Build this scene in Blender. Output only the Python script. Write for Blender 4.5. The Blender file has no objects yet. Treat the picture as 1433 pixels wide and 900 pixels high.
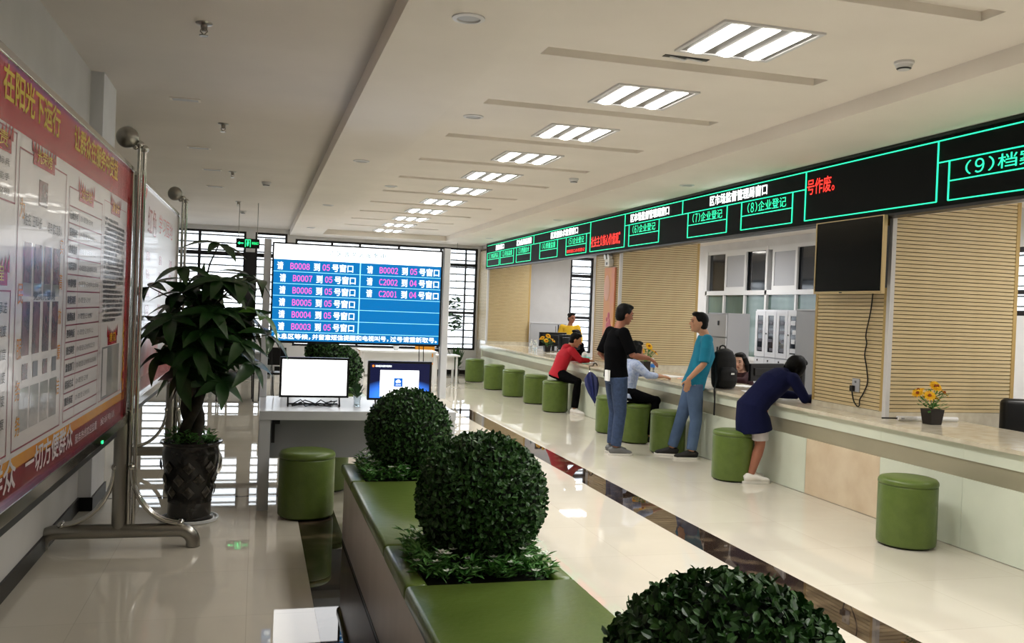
import bpy, bmesh, math, random
from mathutils import Vector as V, Matrix
random.seed(7)
SC = bpy.context.scene
COL = SC.collection
PI = math.pi

# ------------------------------------------------------------------ camera, sky, exposure
F_PX, YAW, PITCH, ROLL = 1283.0, 0.27182, -0.013245, -0.038116
def make_camera():
    cy, sy = math.cos(YAW), math.sin(YAW)
    f = V((sy * math.cos(PITCH), cy * math.cos(PITCH), math.sin(PITCH)))
    r = V((cy, -sy, 0)); d = f.cross(r)
    r2 = math.cos(ROLL) * r + math.sin(ROLL) * d
    d2 = -math.sin(ROLL) * r + math.cos(ROLL) * d
    m = Matrix((r2, -d2, -f)).transposed().to_4x4()
    m.translation = V((0, 0, 1.6))
    c = bpy.data.cameras.new('camera'); c.sensor_width = 36; c.lens = F_PX / 1433 * 36
    c.clip_start = 0.05; c.clip_end = 200
    o = bpy.data.objects.new('camera', c); COL.objects.link(o); o.matrix_world = m
    SC.camera = o
make_camera()
w = bpy.data.worlds.new('sky'); SC.world = w; w.use_nodes = True
w.node_tree.nodes['Background'].inputs[0].default_value = (0.86, 0.93, 1.0, 1)
w.node_tree.nodes['Background'].inputs[1].default_value = 2.6
SC.view_settings.view_transform = 'Standard'; SC.view_settings.look = 'None'
SC.view_settings.gamma = 1; SC.view_settings.use_curve_mapping = False
SC.view_settings.exposure = 0.62
PANEL_W, OFFICE_W = 14.0, 24.0

# ------------------------------------------------------------------ materials
def lin(c):
    return tuple(((x / 255) / 12.92 if x / 255 <= .04045 else ((x / 255 + .055) / 1.055) ** 2.4) for x in c)
MATS = {}
def mat(name, rgb, rough=.5, metal=0., spec=.5, noise=None, bump=None, emit=None, es=0., coat=0., trans=0., ior=1.45, coat_rough=.03):
    m = bpy.data.materials.new(name); m.use_nodes = True
    nt = m.node_tree; b = nt.nodes['Principled BSDF']; I = b.inputs
    c = lin(rgb)
    I['Base Color'].default_value = (*c, 1); I['Roughness'].default_value = rough; I['Metallic'].default_value = metal
    I['Specular IOR Level'].default_value = spec; I['Coat Weight'].default_value = coat; I['Coat Roughness'].default_value = coat_rough
    I['Transmission Weight'].default_value = trans; I['IOR'].default_value = ior
    if emit: I['Emission Color'].default_value = (*lin(emit), 1); I['Emission Strength'].default_value = es
    if noise or bump:
        tc = nt.nodes.new('ShaderNodeTexCoord')
    if noise:
        sc, rgb2, lo, hi = noise[:4]
        n = nt.nodes.new('ShaderNodeTexNoise'); n.inputs['Scale'].default_value = sc; n.inputs['Detail'].default_value = 5
        mp = nt.nodes.new('ShaderNodeMapping')
        if len(noise) > 4: mp.inputs['Scale'].default_value = noise[4]
        nt.links.new(tc.outputs['Object'], mp.inputs[0]); nt.links.new(mp.outputs[0], n.inputs['Vector'])
        r = nt.nodes.new('ShaderNodeValToRGB'); r.color_ramp.elements[0].position = lo; r.color_ramp.elements[1].position = hi
        r.color_ramp.elements[0].color = (*c, 1); r.color_ramp.elements[1].color = (*lin(rgb2), 1)
        nt.links.new(n.outputs['Fac'], r.inputs[0]); nt.links.new(r.outputs[0], I['Base Color'])
    if bump:
        n2 = nt.nodes.new('ShaderNodeTexNoise'); n2.inputs['Scale'].default_value = bump[0]; n2.inputs['Detail'].default_value = 3
        bp = nt.nodes.new('ShaderNodeBump'); bp.inputs['Strength'].default_value = bump[1]; bp.inputs['Distance'].default_value = .01
        nt.links.new(tc.outputs['Object'], n2.inputs['Vector']); nt.links.new(n2.outputs['Fac'], bp.inputs['Height'])
        nt.links.new(bp.outputs[0], I['Normal'])
    MATS[name] = m
    return m
def floor_mat():
    m = mat('floor_tile', (212, 205, 191), .018, spec=.6)
    nt = m.node_tree; b = nt.nodes['Principled BSDF']
    tc = nt.nodes.new('ShaderNodeTexCoord')
    br = nt.nodes.new('ShaderNodeTexBrick'); br.offset = 0; br.inputs['Scale'].default_value = 1
    br.inputs['Brick Width'].default_value = .8; br.inputs['Row Height'].default_value = .8
    br.inputs['Mortar Size'].default_value = .0022; br.inputs['Mortar Smooth'].default_value = .4
    br.inputs['Color1'].default_value = (*lin((212, 205, 191)), 1); br.inputs['Color2'].default_value = (*lin((208, 201, 187)), 1)
    br.inputs['Mortar'].default_value = (*lin((192, 184, 170)), 1)
    n = nt.nodes.new('ShaderNodeTexNoise'); n.inputs['Scale'].default_value = 2.5; n.inputs['Detail'].default_value = 6
    r = nt.nodes.new('ShaderNodeValToRGB'); r.color_ramp.elements[0].color = (.88, .87, .84, 1); r.color_ramp.elements[1].color = (1, 1, 1, 1)
    mx = nt.nodes.new('ShaderNodeMixRGB'); mx.blend_type = 'MULTIPLY'; mx.inputs[0].default_value = 1
    L = nt.links.new
    L(tc.outputs['Object'], br.inputs['Vector']); L(tc.outputs['Object'], n.inputs['Vector']); L(n.outputs['Fac'], r.inputs[0])
    L(br.outputs['Color'], mx.inputs[1]); L(r.outputs[0], mx.inputs[2]); L(mx.outputs[0], b.inputs['Base Color'])
floor_mat()
mat('dark_marble', (44, 34, 28), .02, spec=.6, noise=(5, (108, 92, 72), .5, .74))
mat('ceiling_white', (238, 231, 222), .9, noise=(1.5, (232, 225, 216), .3, .7))
mat('ceiling_left', (224, 216, 207), .9, noise=(1.2, (216, 208, 199), .3, .7))
mat('wall_white', (226, 226, 228), .8, noise=(3, (216, 216, 218), .3, .7))
mat('wall_grey', (208, 206, 203), .8, noise=(3, (200, 198, 195), .3, .7))
mat('wall_dado', (186, 188, 196), .6, noise=(3, (176, 178, 186), .3, .7))
mat('base_black', (20, 19, 18), .4, spec=.3)
mat('frame_black', (24, 22, 26), .4)
mat('louvre', (64, 64, 70), .6)
mat('frame_white', (225, 226, 228), .35)
mat('glass_dark', (38, 42, 48), .06, spec=.7)
mat('glass_green', (112, 134, 128), .08, spec=.7, noise=(1.2, (70, 92, 88), .35, .65, (1, 1, .3)))
mat('glass_clear', (235, 242, 245), .0, trans=1., ior=1.05)
mat('wood', (220, 200, 158), .45, noise=(6, (206, 184, 140), .35, .7, (1, 1, 14)))
mat('wood_backing', (96, 80, 50), .7)
mat('wood_edge', (196, 168, 108), .45, noise=(5, (180, 150, 92), .3, .7, (1, 1, .2)))
mat('trim_white', (215, 214, 215), .4)
mat('stone', (222, 214, 194), .12, noise=(9, (200, 188, 164), .4, .75))
mat('stone_panel', (224, 230, 212), .18, noise=(2.5, (214, 220, 202), .3, .7))
mat('stone_peach', (226, 208, 180), .18, noise=(4, (212, 190, 160), .35, .7))
mat('steel_band', (176, 170, 146), .28, metal=.35, noise=(2, (166, 160, 138), .3, .7))
mat('green_leather', (94, 113, 50), .34, noise=(14, (84, 103, 44), .35, .7), bump=(90, .12))
mat('bench_leather', (94, 113, 50), .28, noise=(3, (82, 101, 42), .35, .7), bump=(25, .15))
mat('bench_side', (214, 204, 198), .35, noise=(1.6, (200, 190, 184), .3, .7, (3, 3, .4)))
mat('chrome', (198, 196, 190), .12, metal=1)
mat('chrome_dull', (160, 157, 150), .28, metal=1)
mat('soil', (40, 44, 26), .95, noise=(30, (22, 28, 16), .3, .7))
mat('box_leaf', (30, 66, 25), .42, noise=(40, (64, 108, 44), .42, .72))
mat('box_leaf_far', (30, 66, 24), .55, noise=(25, (54, 92, 36), .42, .72))
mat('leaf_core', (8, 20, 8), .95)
mat('bed_leaf', (66, 124, 52), .5, noise=(25, (120, 168, 92), .4, .7))
mat('flower_white', (228, 234, 220), .6)
mat('tree_leaf', (30, 62, 26), .38, noise=(7, (44, 84, 32), .35, .7), coat=.15)
mat('tree_leaf_paler', (70, 120, 36), .4, noise=(7, (92, 140, 46), .35, .7), coat=.1)
mat('bark', (54, 48, 36), .85, noise=(18, (36, 32, 24), .35, .65), bump=(30, .5))
mat('pot_dark', (30, 28, 26), .22, noise=(22, (52, 48, 42), .5, .75), coat=.3)
mat('pot_relief', (74, 68, 58), .35, noise=(40, (40, 36, 30), .4, .6))
mat('white_plastic', (224, 226, 228), .4)
mat('desk_white', (206, 208, 212), .22)
mat('desk_panel', (150, 152, 156), .5)
mat('black_plastic', (18, 18, 20), .35)
mat('black_gloss', (6, 8, 8), .12, spec=.25)
mat('silver', (178, 180, 184), .3, metal=.7)
mat('gold_frame', (202, 178, 132), .35, metal=.5)
mat('led_black', (6, 9, 8), .6, spec=.12)
mat('cable', (12, 12, 12), .5)
mat('led_green', (0, 0, 0), .5, emit=(40, 245, 170), es=1.2)
mat('led_white', (0, 0, 0), .5, emit=(245, 255, 250), es=2.0)
mat('led_red', (0, 0, 0), .5, emit=(255, 46, 36), es=1.6)
mat('scr_blue', (0, 0, 0), .15, emit=(12, 112, 178), es=.85)
mat('scr_white', (0, 0, 0), .15, emit=(255, 255, 255), es=2.0)
mat('scr_line', (0, 0, 0), .15, emit=(150, 225, 250), es=1.3)
mat('scr_text', (0, 0, 0), .15, emit=(240, 252, 255), es=1.3)
mat('scr_pink', (0, 0, 0), .15, emit=(238, 92, 190), es=1.1)
mat('scr_faint', (0, 0, 0), .15, emit=(110, 150, 160), es=.8)
mat('scr_navy', (0, 0, 0), .12, emit=(22, 26, 72), es=.8)
mat('scr_glow', (0, 0, 0), .12, emit=(36, 74, 220), es=1.0)
mat('scr_icon', (0, 0, 0), .12, emit=(18, 92, 190), es=1.0)
mat('scr_orange', (0, 0, 0), .12, emit=(240, 130, 50), es=1.0)
mat('exit_green', (0, 0, 0), .4, emit=(40, 240, 130), es=1.8)
mat('tube_light', (0, 0, 0), .4, emit=(255, 250, 240), es=7.0)
mat('reflector', (120, 118, 114), .4, metal=.4)
mat('poster_white', (240, 235, 241), .25, coat=.16, spec=.35)
mat('poster_red', (186, 28, 50), .25, coat=.16, spec=.35)
mat('poster_dkred', (140, 16, 40), .25, coat=.16, spec=.35)
mat('poster_orange', (226, 138, 40), .25, coat=.16, spec=.35, noise=(3, (236, 170, 60), .3, .7))
mat('poster_yellow', (238, 206, 50), .3, coat=.16, spec=.35)
mat('poster_grey', (84, 80, 88), .3, coat=.16, spec=.35)
mat('poster_dark', (40, 28, 36), .3, coat=.16, spec=.35)
mat('poster_line', (150, 36, 72), .3, coat=.16, spec=.35)
mat('poster_photo', (150, 104, 104), .25, coat=.16, spec=.35, noise=(9, (60, 60, 66), .35, .7))
mat('poster_sleeve', (200, 200, 208), .15, coat=.8)
mat('poster_pink', (232, 130, 130), .25, coat=.16, spec=.35, noise=(3, (240, 190, 190), .35, .7))
mat('skin', (198, 148, 118), .55); mat('skin_tan', (160, 104, 82), .55); mat('skin_pale', (214, 170, 148), .55)
mat('hair', (9, 8, 8), .6, spec=.2, bump=(120, .3)); mat('eye', (18, 14, 12), .3); mat('lip', (156, 84, 76), .5)
mat('cloth_black', (8, 8, 10), .95, spec=.08, bump=(40, .25)); mat('cloth_teal', (20, 130, 160), .85, bump=(25, .25), noise=(8, (14, 112, 142), .35, .7))
mat('denim', (46, 62, 92), .85, noise=(30, (58, 76, 108), .35, .7), bump=(30, .25)); mat('denim_light', (84, 106, 138), .85, noise=(6, (66, 86, 118), .35, .7), bump=(30, .25))
mat('cloth_navy', (20, 24, 58), .9, spec=.15, bump=(30, .3)); mat('cloth_red', (186, 22, 42), .75, bump=(25, .3)); mat('cloth_yellow', (224, 180, 40), .8, bump=(30, .2))
mat('cloth_lav', (160, 176, 214), .8, noise=(40, (196, 206, 230), .4, .6)); mat('cloth_grey', (196, 190, 192), .85, bump=(30, .2))
mat('cloth_maroon', (50, 14, 22), .8)
mat('shoe_grey', (112, 112, 112), .8); mat('shoe_white', (236, 232, 226), .6); mat('shoe_black', (22, 20, 20), .7); mat('sole_white', (228, 224, 216), .6); mat('shoe_orange', (226, 120, 40), .6)
mat('backpack', (16, 16, 18), .75, bump=(60, .2)); mat('umbrella_blue', (24, 34, 92), .6)
mat('petal', (248, 196, 20), .6, noise=(20, (240, 150, 20), .5, .8)); mat('flower_eye', (150, 70, 16), .7); mat('pot_black', (34, 28, 26), .5)
mat('paper', (240, 240, 240), .7); mat('orange', (232, 150, 30), .6); mat('bottle', (236, 244, 248), .08, trans=.85, ior=1.2); mat('bottle_blue', (40, 110, 190), .4); mat('aqua', (120, 226, 214), .5); mat('pink_red', (170, 30, 60), .5)
mat('cab_grey', (172, 174, 180), .4); mat('cab_white', (212, 214, 220), .35); mat('art_peach', (226, 150, 120), .5, noise=(2.2, (232, 176, 90), .4, .62, (1, 1, .5))); mat('art_pink', (206, 96, 110), .5); mat('art_pale', (230, 176, 152), .5)

# ------------------------------------------------------------------ mesh helpers
class MB:
    def __init__(s): s.v = []; s.f = []; s.mi = []; s.m = 0
    def _add(s, vs, fs):
        b = len(s.v); s.v += [tuple(x) for x in vs]
        for f in fs: s.f.append(tuple(b + i for i in f)); s.mi.append(s.m)
        return s
    def box(s, x0, x1, y0, y1, z0, z1):
        return s._add([(x0, y0, z0), (x1, y0, z0), (x1, y1, z0), (x0, y1, z0), (x0, y0, z1), (x1, y0, z1), (x1, y1, z1), (x0, y1, z1)],
                      [(0, 3, 2, 1), (4, 5, 6, 7), (0, 1, 5, 4), (1, 2, 6, 5), (2, 3, 7, 6), (3, 0, 4, 7)])
    def quad(s, a, b, c, d): return s._add([a, b, c, d], [(0, 1, 2, 3)])
    def poly(s, p): return s._add(p, [tuple(range(len(p)))])
    def tube(s, pts, r, n=10, ref=None, caps=True):
        pts = [V(p) for p in pts]; N = len(pts)
        rr = r if isinstance(r, (list, tuple)) else [r] * N
        ref = V(ref) if ref is not None else None
        vs = []; side = None
        for i, p in enumerate(pts):
            t = (pts[min(i + 1, N - 1)] - pts[max(i - 1, 0)])
            t = t.normalized() if t.length > 1e-9 else V((0, 0, 1))
            if ref is not None: s0 = ref
            elif side is None: s0 = V((1, 0, 0)) if abs(t.x) < .8 else V((0, 1, 0))
            else: s0 = side
            side = s0 - t * s0.dot(t)
            if side.length < 1e-6: side = t.orthogonal()
            side.normalize(); o = t.cross(side)
            a, b = (rr[i] if isinstance(rr[i], (tuple, list)) else (rr[i], rr[i]))
            for k in range(n):
                g = 2 * PI * k / n; vs.append(p + side * (a * math.cos(g)) + o * (b * math.sin(g)))
        fs = []
        for i in range(N - 1):
            for k in range(n):
                k2 = (k + 1) % n; fs.append((i * n + k, i * n + k2, (i + 1) * n + k2, (i + 1) * n + k))
        if caps: fs += [tuple(range(n - 1, -1, -1)), tuple((N - 1) * n + k for k in range(n))]
        return s._add(vs, fs)
    def cyl(s, a, b, r0, r1=None, n=20): return s.tube([a, b], [r0, r0 if r1 is None else r1], n)
    def lathe(s, prof, c=(0, 0, 0), n=32, sx=1., sy=1.):
        vs = []; fs = []; N = len(prof)
        for r, z in prof:
            for k in range(n):
                g = 2 * PI * k / n; vs.append((c[0] + r * math.cos(g) * sx, c[1] + r * math.sin(g) * sy, c[2] + z))
        for i in range(N - 1):
            for k in range(n):
                k2 = (k + 1) % n; fs.append((i * n + k, i * n + k2, (i + 1) * n + k2, (i + 1) * n + k))
        fs += [tuple(range(n - 1, -1, -1)), tuple((N - 1) * n + k for k in range(n))]
        return s._add(vs, fs)
    def ell(s, c, ra, rb=None, rc=None, ax=None, n=16, m=10):
        """ellipsoid with axes ax (3 unit vectors) and radii"""
        rb = ra if rb is None else rb; rc = ra if rc is None else rc
        ax = ax or (V((1, 0, 0)), V((0, 1, 0)), V((0, 0, 1))); c = V(c)
        vs = [c - ax[2] * rc]; fs = []
        for i in range(1, m):
            th = -PI / 2 + PI * i / m
            for k in range(n):
                g = 2 * PI * k / n
                vs.append(c + ax[0] * (ra * math.cos(th) * math.cos(g)) + ax[1] * (rb * math.cos(th) * math.sin(g)) + ax[2] * (rc * math.sin(th)))
        vs.append(c + ax[2] * rc); T = len(vs) - 1
        for k in range(n):
            k2 = (k + 1) % n; fs.append((0, 1 + k2, 1 + k)); fs.append((T, T - n + k, T - n + k2))
            for i in range(m - 2): fs.append((1 + i * n + k, 1 + i * n + k2, 1 + (i + 1) * n + k2, 1 + (i + 1) * n + k))
        return s._add(vs, fs)
    def mesh(s, name, mats, smooth=None, bevel=0.):
        me = bpy.data.meshes.new(name); me.from_pydata(s.v, [], s.f); me.update()
        for m in (mats if isinstance(mats, (list, tuple)) else [mats]): me.materials.append(MATS[m])
        if any(s.mi): me.polygons.foreach_set('material_index', s.mi)
        if bevel:
            bm = bmesh.new(); bm.from_mesh(me)
            ed = [e for e in bm.edges if len(e.link_faces) == 2 and e.calc_face_angle(0) > .6]
            bmesh.ops.bevel(bm, geom=ed, offset=bevel, segments=3, profile=.5, affect='EDGES', clamp_overlap=True)
            bm.to_mesh(me); bm.free()
        if smooth is not None:
            me.polygons.foreach_set('use_smooth', [True] * len(me.polygons))
            if smooth < 179: me.set_sharp_from_angle(angle=math.radians(smooth))
        return me
    def build(s, name, mats, parent=None, smooth=None, bevel=0., local=False):
        if parent is not None and not local:
            inv = pmat(parent).inverted(); s.v = [tuple(inv @ V(x)) for x in s.v]
        return link(name, s.mesh(name, mats, smooth, bevel), parent)
def pmat(o):
    m = Matrix.Translation(o.location) @ o.rotation_euler.to_matrix().to_4x4()
    return pmat(o.parent) @ m if o.parent else m
def link(name, me, parent=None):
    o = bpy.data.objects.new(name, me); COL.objects.link(o)
    if parent is not None: o.parent = parent
    return o
def tag(o, label, cat, group=None, kind=None):
    o['label'] = label
    if cat: o['category'] = cat
    if group: o['group'] = group
    if kind: o['kind'] = kind
    return o
def thing(name, label, cat, loc=(0, 0, 0), rz=0., group=None):
    o = bpy.data.objects.new(name, None); COL.objects.link(o); o.location = loc; o.rotation_euler = (0, 0, rz)
    o.empty_display_size = .1
    return tag(o, label, cat, group)
def struct(o, label=None):
    o['kind'] = 'structure'
    if label: o['label'] = label
    return o
def dup(root, loc, rz=None, label=None, parent=None):
    r = root.copy(); COL.objects.link(r); r.location = loc
    if rz is not None: r.rotation_euler = (0, 0, rz)
    if label: r['label'] = label
    if parent is not None: r.parent = parent
    for ch in list(root.children):
        c = ch.copy(); COL.objects.link(c); c.parent = r
        for g in list(ch.children):
            d = g.copy(); COL.objects.link(d); d.parent = c
    return r
TXT = {}
def text_geo(s, bold=0.):
    k = (s, bold)
    if k not in TXT:
        c = bpy.data.curves.new('t', 'FONT'); c.body = s; c.size = 1; c.resolution_u = 4 if len(s) == 1 and ord(s) > 0xFF00 else 2; c.offset = bold
        o = bpy.data.objects.new('t', c); COL.objects.link(o)
        dg = bpy.context.evaluated_depsgraph_get(); me = bpy.data.meshes.new_from_object(o.evaluated_get(dg))
        vs = [v.co.copy() for v in me.vertices]; fs = [tuple(p.vertices) for p in me.polygons]
        bpy.data.objects.remove(o); bpy.data.curves.remove(c); bpy.data.meshes.remove(me)
        x0 = min(v.x for v in vs); x1 = max(v.x for v in vs); y0 = min(v.y for v in vs); y1 = max(v.y for v in vs)
        TXT[k] = ([((v.x - x0) / (x1 - x0), (v.y - y0) / max(1e-6, y1 - y0)) for v in vs], fs)
    return TXT[k]
LET = {}
def text(mb, s, o, ax, ay, w, h, bold=0.):
    """flat lettering filling a w x h box whose lower left corner is o"""
    if isinstance(mb, str): name, m, par = LET[mb]; q = MB(); text(q, s, o, ax, ay, w, h, bold); return q.build(name, m, par)
    runs = []                                   # Chinese runs, then every Latin character on its own
    for c in s:
        if 33 <= ord(c) <= 126: runs.append((chr(ord(c) + 0xFEE0), .58, .3 if c in '1():' else .47))
        elif c == ' ': runs.append((None, .4, 0))
        elif runs and runs[-1][0] and not 0xFF01 <= ord(runs[-1][0][-1]) <= 0xFF5E - 0 or (runs and runs[-1][0] and runs[-1][0][-1] in '，。'): r = runs[-1]; runs[-1] = (r[0] + c, r[1] + 1, r[2] + 1)
        else: runs.append((c, 1., .95))
    tot = sum(r[1] for r in runs); o = V(o); ax = V(ax); ay = V(ay); x0 = 0.
    for t_, wt, ink in runs:
        if t_:
            ww = w * ink / tot; ox = o + ax * (w * x0 / tot + (w * wt / tot - ww) / 2)
            vs, fs = text_geo(t_, min(bold, .004)); hh, zz = h, 0.
            if t_ == '。': hh = h * .25
            mb._add([ox + ax * (x * ww) + ay * (y * hh) for x, y in vs], fs)
            if bold >= .015:
                n_ = ax.cross(ay).normalized() * .0002
                for dx, dy, k_ in ((.035, 0, 1), (0, .03, 2), (.035, .03, 3)): mb._add([ox + ax * (x * ww + dx * h) + ay * (y * hh + dy * h) + n_ * k_ for x, y in vs], fs)
        x0 += wt
def remesh(mb, name, m, parent, voxel=.008, it=3):
    me = bpy.data.meshes.new('tmp'); me.from_pydata(mb.v, [], mb.f); me.update()
    o = bpy.data.objects.new('tmp', me); COL.objects.link(o)
    r = o.modifiers.new('r', 'REMESH'); r.mode = 'VOXEL'; r.voxel_size = voxel; r.use_smooth_shade = True
    if it: q = o.modifiers.new('s', 'SMOOTH'); q.factor = .5; q.iterations = it
    dg = bpy.context.evaluated_depsgraph_get(); out = bpy.data.meshes.new_from_object(o.evaluated_get(dg))
    bpy.data.objects.remove(o); bpy.data.meshes.remove(me)
    out.materials.clear(); out.materials.append(MATS[m])
    out.polygons.foreach_set('use_smooth', [True] * len(out.polygons)); out.polygons.foreach_set('material_index', [0] * len(out.polygons))
    if parent is not None: out.transform(pmat(parent).inverted())
    return link(name, out, parent)
def holed(mb, mp, u0, u1, v0, v1, holes, depth=None):
    """a sheet in (u,v) with rectangular holes; mp(u,v,d) gives the 3D point, d the depth into the sheet"""
    us = sorted({u0, u1, *[h[0] for h in holes], *[h[1] for h in holes]}); vs = sorted({v0, v1, *[h[2] for h in holes], *[h[3] for h in holes]})
    us = [u for u in us if u0 <= u <= u1]; vs = [v for v in vs if v0 <= v <= v1]
    for a, b in zip(us, us[1:]):
        for c, d in zip(vs, vs[1:]):
            mu, mv = (a + b) / 2, (c + d) / 2
            if any(h[0] < mu < h[1] and h[2] < mv < h[3] for h in holes): continue
            mb.quad(mp(a, c, 0), mp(b, c, 0), mp(b, d, 0), mp(a, d, 0))
    if depth:
        for h in holes:
            a, b, c, d = h; P = [(a, c), (b, c), (b, d), (a, d)]
            for i in range(4):
                p, q = P[i], P[(i + 1) % 4]
                mb.quad(mp(*p, 0), mp(*p, depth), mp(*q, depth), mp(*q, 0))
m = MATS['glass_clear']; b_ = m.node_tree.nodes['Principled BSDF']
b_.inputs['Transmission Weight'].default_value = 0; b_.inputs['Alpha'].default_value = .1; b_.inputs['Roughness'].default_value = .02

# ------------------------------------------------------------------ the room
def bx(name, m, *a, parent=None, smooth=None, bevel=0.): return MB().box(*a).build(name, m, parent, smooth, bevel)
YN, YF, XR = -7.0, 21.5, 8.5
struct(bx('floor', 'floor_tile', -2.7, 8.7, YN, YF + .2, -.1, 0), 'glossy cream polished tile floor of the hall')
struct(bx('trim_1', 'dark_marble', 2.995, 3.28, YN, 14.15, 0, .0012), 'dark brown marble floor band before the service counter')
struct(bx('trim_2', 'dark_marble', .34, .62, YN, 14.15, 0, .0012), 'dark brown marble floor band beside the planter bench')
struct(bx('trim_3', 'dark_marble', .62, 2.995, 13.87, 14.15, 0, .0012), 'dark marble floor band crossing the hall')
struct(bx('trim_4', 'dark_marble', -2.5, .34, 7.70, 7.735, 0, .0012), 'thin dark floor strip behind the potted tree')
ZL, ZC, ZO = 3.22, 3.20, 3.0
# ceilings
mb = MB(); mb.box(-2.7, .664, YN, YF, ZL, ZL + .15); struct(mb.build('ceiling', 'ceiling_left'), 'plain ceiling over the left walkway')
mb = MB()
mb.box(.664, 1.336, YN, YF, 3.09, 3.4); mb.box(4.083, 5.19, YN, YF, 3.09, 3.4); mb.box(1.336, 4.083, 20.5, YF, 3.09, 3.4)
lowered = struct(mb.build('ceiling_border', 'ceiling_white'), 'lowered plaster border around the coffered ceiling')
SLOTS = [(1.65, 3.6, 5.33 + 1.5 * k, 5.5 + 1.5 * k) for k in range(-7, 10)]
mb = MB(); holed(mb, lambda u, v, d: (u, v, ZC + d), 1.336, 4.083, YN, 20.5, SLOTS, .05)
for h in SLOTS: mb.quad((h[0], h[2], ZC + .05), (h[1], h[2], ZC + .05), (h[1], h[3], ZC + .05), (h[0], h[3], ZC + .05))
struct(mb.build('ceiling_coffer', 'ceiling_white'), 'recessed coffered ceiling with shallow crosswise slots')
struct(bx('ceiling_office', 'ceiling_white', 5.4, 8.7, YN, YF, ZO, ZO + .3), 'ceiling over the office behind the counter')
struct(bx('wall_bulkhead', 'wall_white', 5.19, 5.4, YN, YF, 2.53, 3.4), 'bulkhead above the service counter')
# left wall
struct(bx('wall_left', 'wall_grey', -1.5, -1.22, YN, 7.9, 0, ZL), 'pale grey left wall behind the display boards')
struct(bx('trim_5', 'wall_white', -1.22, -1.13, 7.3, 7.9, 0, ZL), 'white pilaster on the left wall')
struct(bx('baseboard_left', 'base_black', -1.22, -1.205, YN, 7.3, 0, .1)); struct(bx('trim_6', 'base_black', -1.22, -1.115, 7.285, 7.915, 0, .1))
struct(bx('wall_left_recess', 'wall_grey', -2.7, -2.5, 7.9, YF, 0, ZL)); struct(bx('wall_left_return', 'wall_grey', -2.7, -1.5, 7.7, 7.9, 0, ZL))
struct(bx('baseboard_left_recess', 'base_black', -2.5, -2.485, 7.9, YF, 0, .1))
# near end wall and right wall behind the camera
struct(bx('wall_near', 'wall_white', -2.7, 8.7, YN - .2, YN, 0, 3.4))
# far wall with window openings
FW = [(-2.4, -.28, .7, 3.12), (-.08, .62, .7, 3.12), (.8, 5.08, .58, 3.02), (7.45, 8.05, .58, 2.95)]
mb = MB(); holed(mb, lambda u, v, d: (u, YF + d, v), -2.7, 8.7, 0, 3.4, FW, .2)
struct(mb.build('wall_far', 'wall_white'), 'far white wall with louvred windows')
struct(bx('baseboard_far', 'base_black', -2.5, 5.1, YF - .015, YF, 0, .1))
def far_window(name, h, mull, rails, lou0=None):
    x0, x1, z0, z1 = h
    r = bpy.data.objects.new(name, None); COL.objects.link(r); r.location = ((x0 + x1) / 2, YF, z0); struct(r, 'tall black framed window with horizontal louvres')
    fr = MB(); t = .05
    fr.box(x0, x1, YF + .02, YF + .08, z0, z0 + t); fr.box(x0, x1, YF + .02, YF + .08, z1 - t, z1)
    for x, wd in [(x0, t), (x1 - t, t)] + mull: fr.box(x, x + wd, YF + .015, YF + .085, z0, z1)
    for z, wd in rails: fr.box(x0, x1, YF + .01, YF + .09, z, z + wd)
    fr.build('window_frame', 'frame_black', r)
    bx('pane', 'glass_clear', x0 + .01, x1 - .01, YF + .045, YF + .05, z0 + .01, z1 - .01, parent=r)
    z = z0 + .12; base = None
    while z < z1 - .06:
        if base is None: base = bx('louvre', 'louvre', x0, x1, YF + .12, YF + .19, z, z + .032, parent=r); zb = z
        else:
            c = base.copy(); COL.objects.link(c); c.location = (0, 0, z - zb)
        z += .168
    return r
far_window('window_1', FW[0], [(-1.3, .06)], [(2.56, .09), (1.3, .05)])
far_window('window_2', FW[1], [], [(2.56, .09), (1.3, .05)])
struct(bx('trim_7', 'frame_black', -.28, -.08, YF - .04, YF + .06, 0, 2.66), 'dark post between the far left windows')
far_window('window_3', FW[2], [(1.6, .05), (2.24, .05), (3.15, .05), (4.16, .05), (4.78, .035)], [(2.58, .07), (1.44, .06)])
far_window('window_4', FW[3], [], [(2.45, .08), (1.42, .07)])
# right office wall with an interior glazed screen
PANES = [(15.62, 16.27, 0), (14.86, 15.57, 1), (14.16, 14.68, 0), (13.23, 13.92, 1), (12.50, 13.15, 0)]
RH = [(7.2, 9.3, 1.75, 2.55), (12.5, 16.35, .85, 2.86)]
mb = MB(); holed(mb, lambda u, v, d: (XR + d, u, v), YN, YF + .1, 0, 3.3, RH, .15)
struct(mb.build('wall_right', 'wall_white'), 'white office wall behind the counter')
wn = bpy.data.objects.new('window_5', None); COL.objects.link(wn); wn.location = (XR, 14.4, .85); struct(wn, 'white framed interior glazed screen with sliding panes')
fr = MB()
fr.box(XR - .03, XR + .06, 12.5, 16.35, 2.02, 2.10); fr.box(XR - .02, XR + .06, 12.5, 16.35, 2.80, 2.86)
fr.box(XR - .02, XR + .06, 12.5, 16.35, .85, .92)
for y in (16.29, 14.10, 12.48): fr.box(XR - .03, XR + .06, y, y + .06, .85, 2.86)
for y in (15.6, 14.84, 13.2): fr.box(XR - .02, XR + .05, y, y + .05, .9, 2.05)
fr.build('window_frame', 'frame_white', wn)
bx('sky_block_panel', 'cab_grey', XR + .1, XR + .14, 12.4, 16.45, .8, 2.9, parent=wn)  # added behind the panes so no bright sky shows through the gaps
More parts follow.
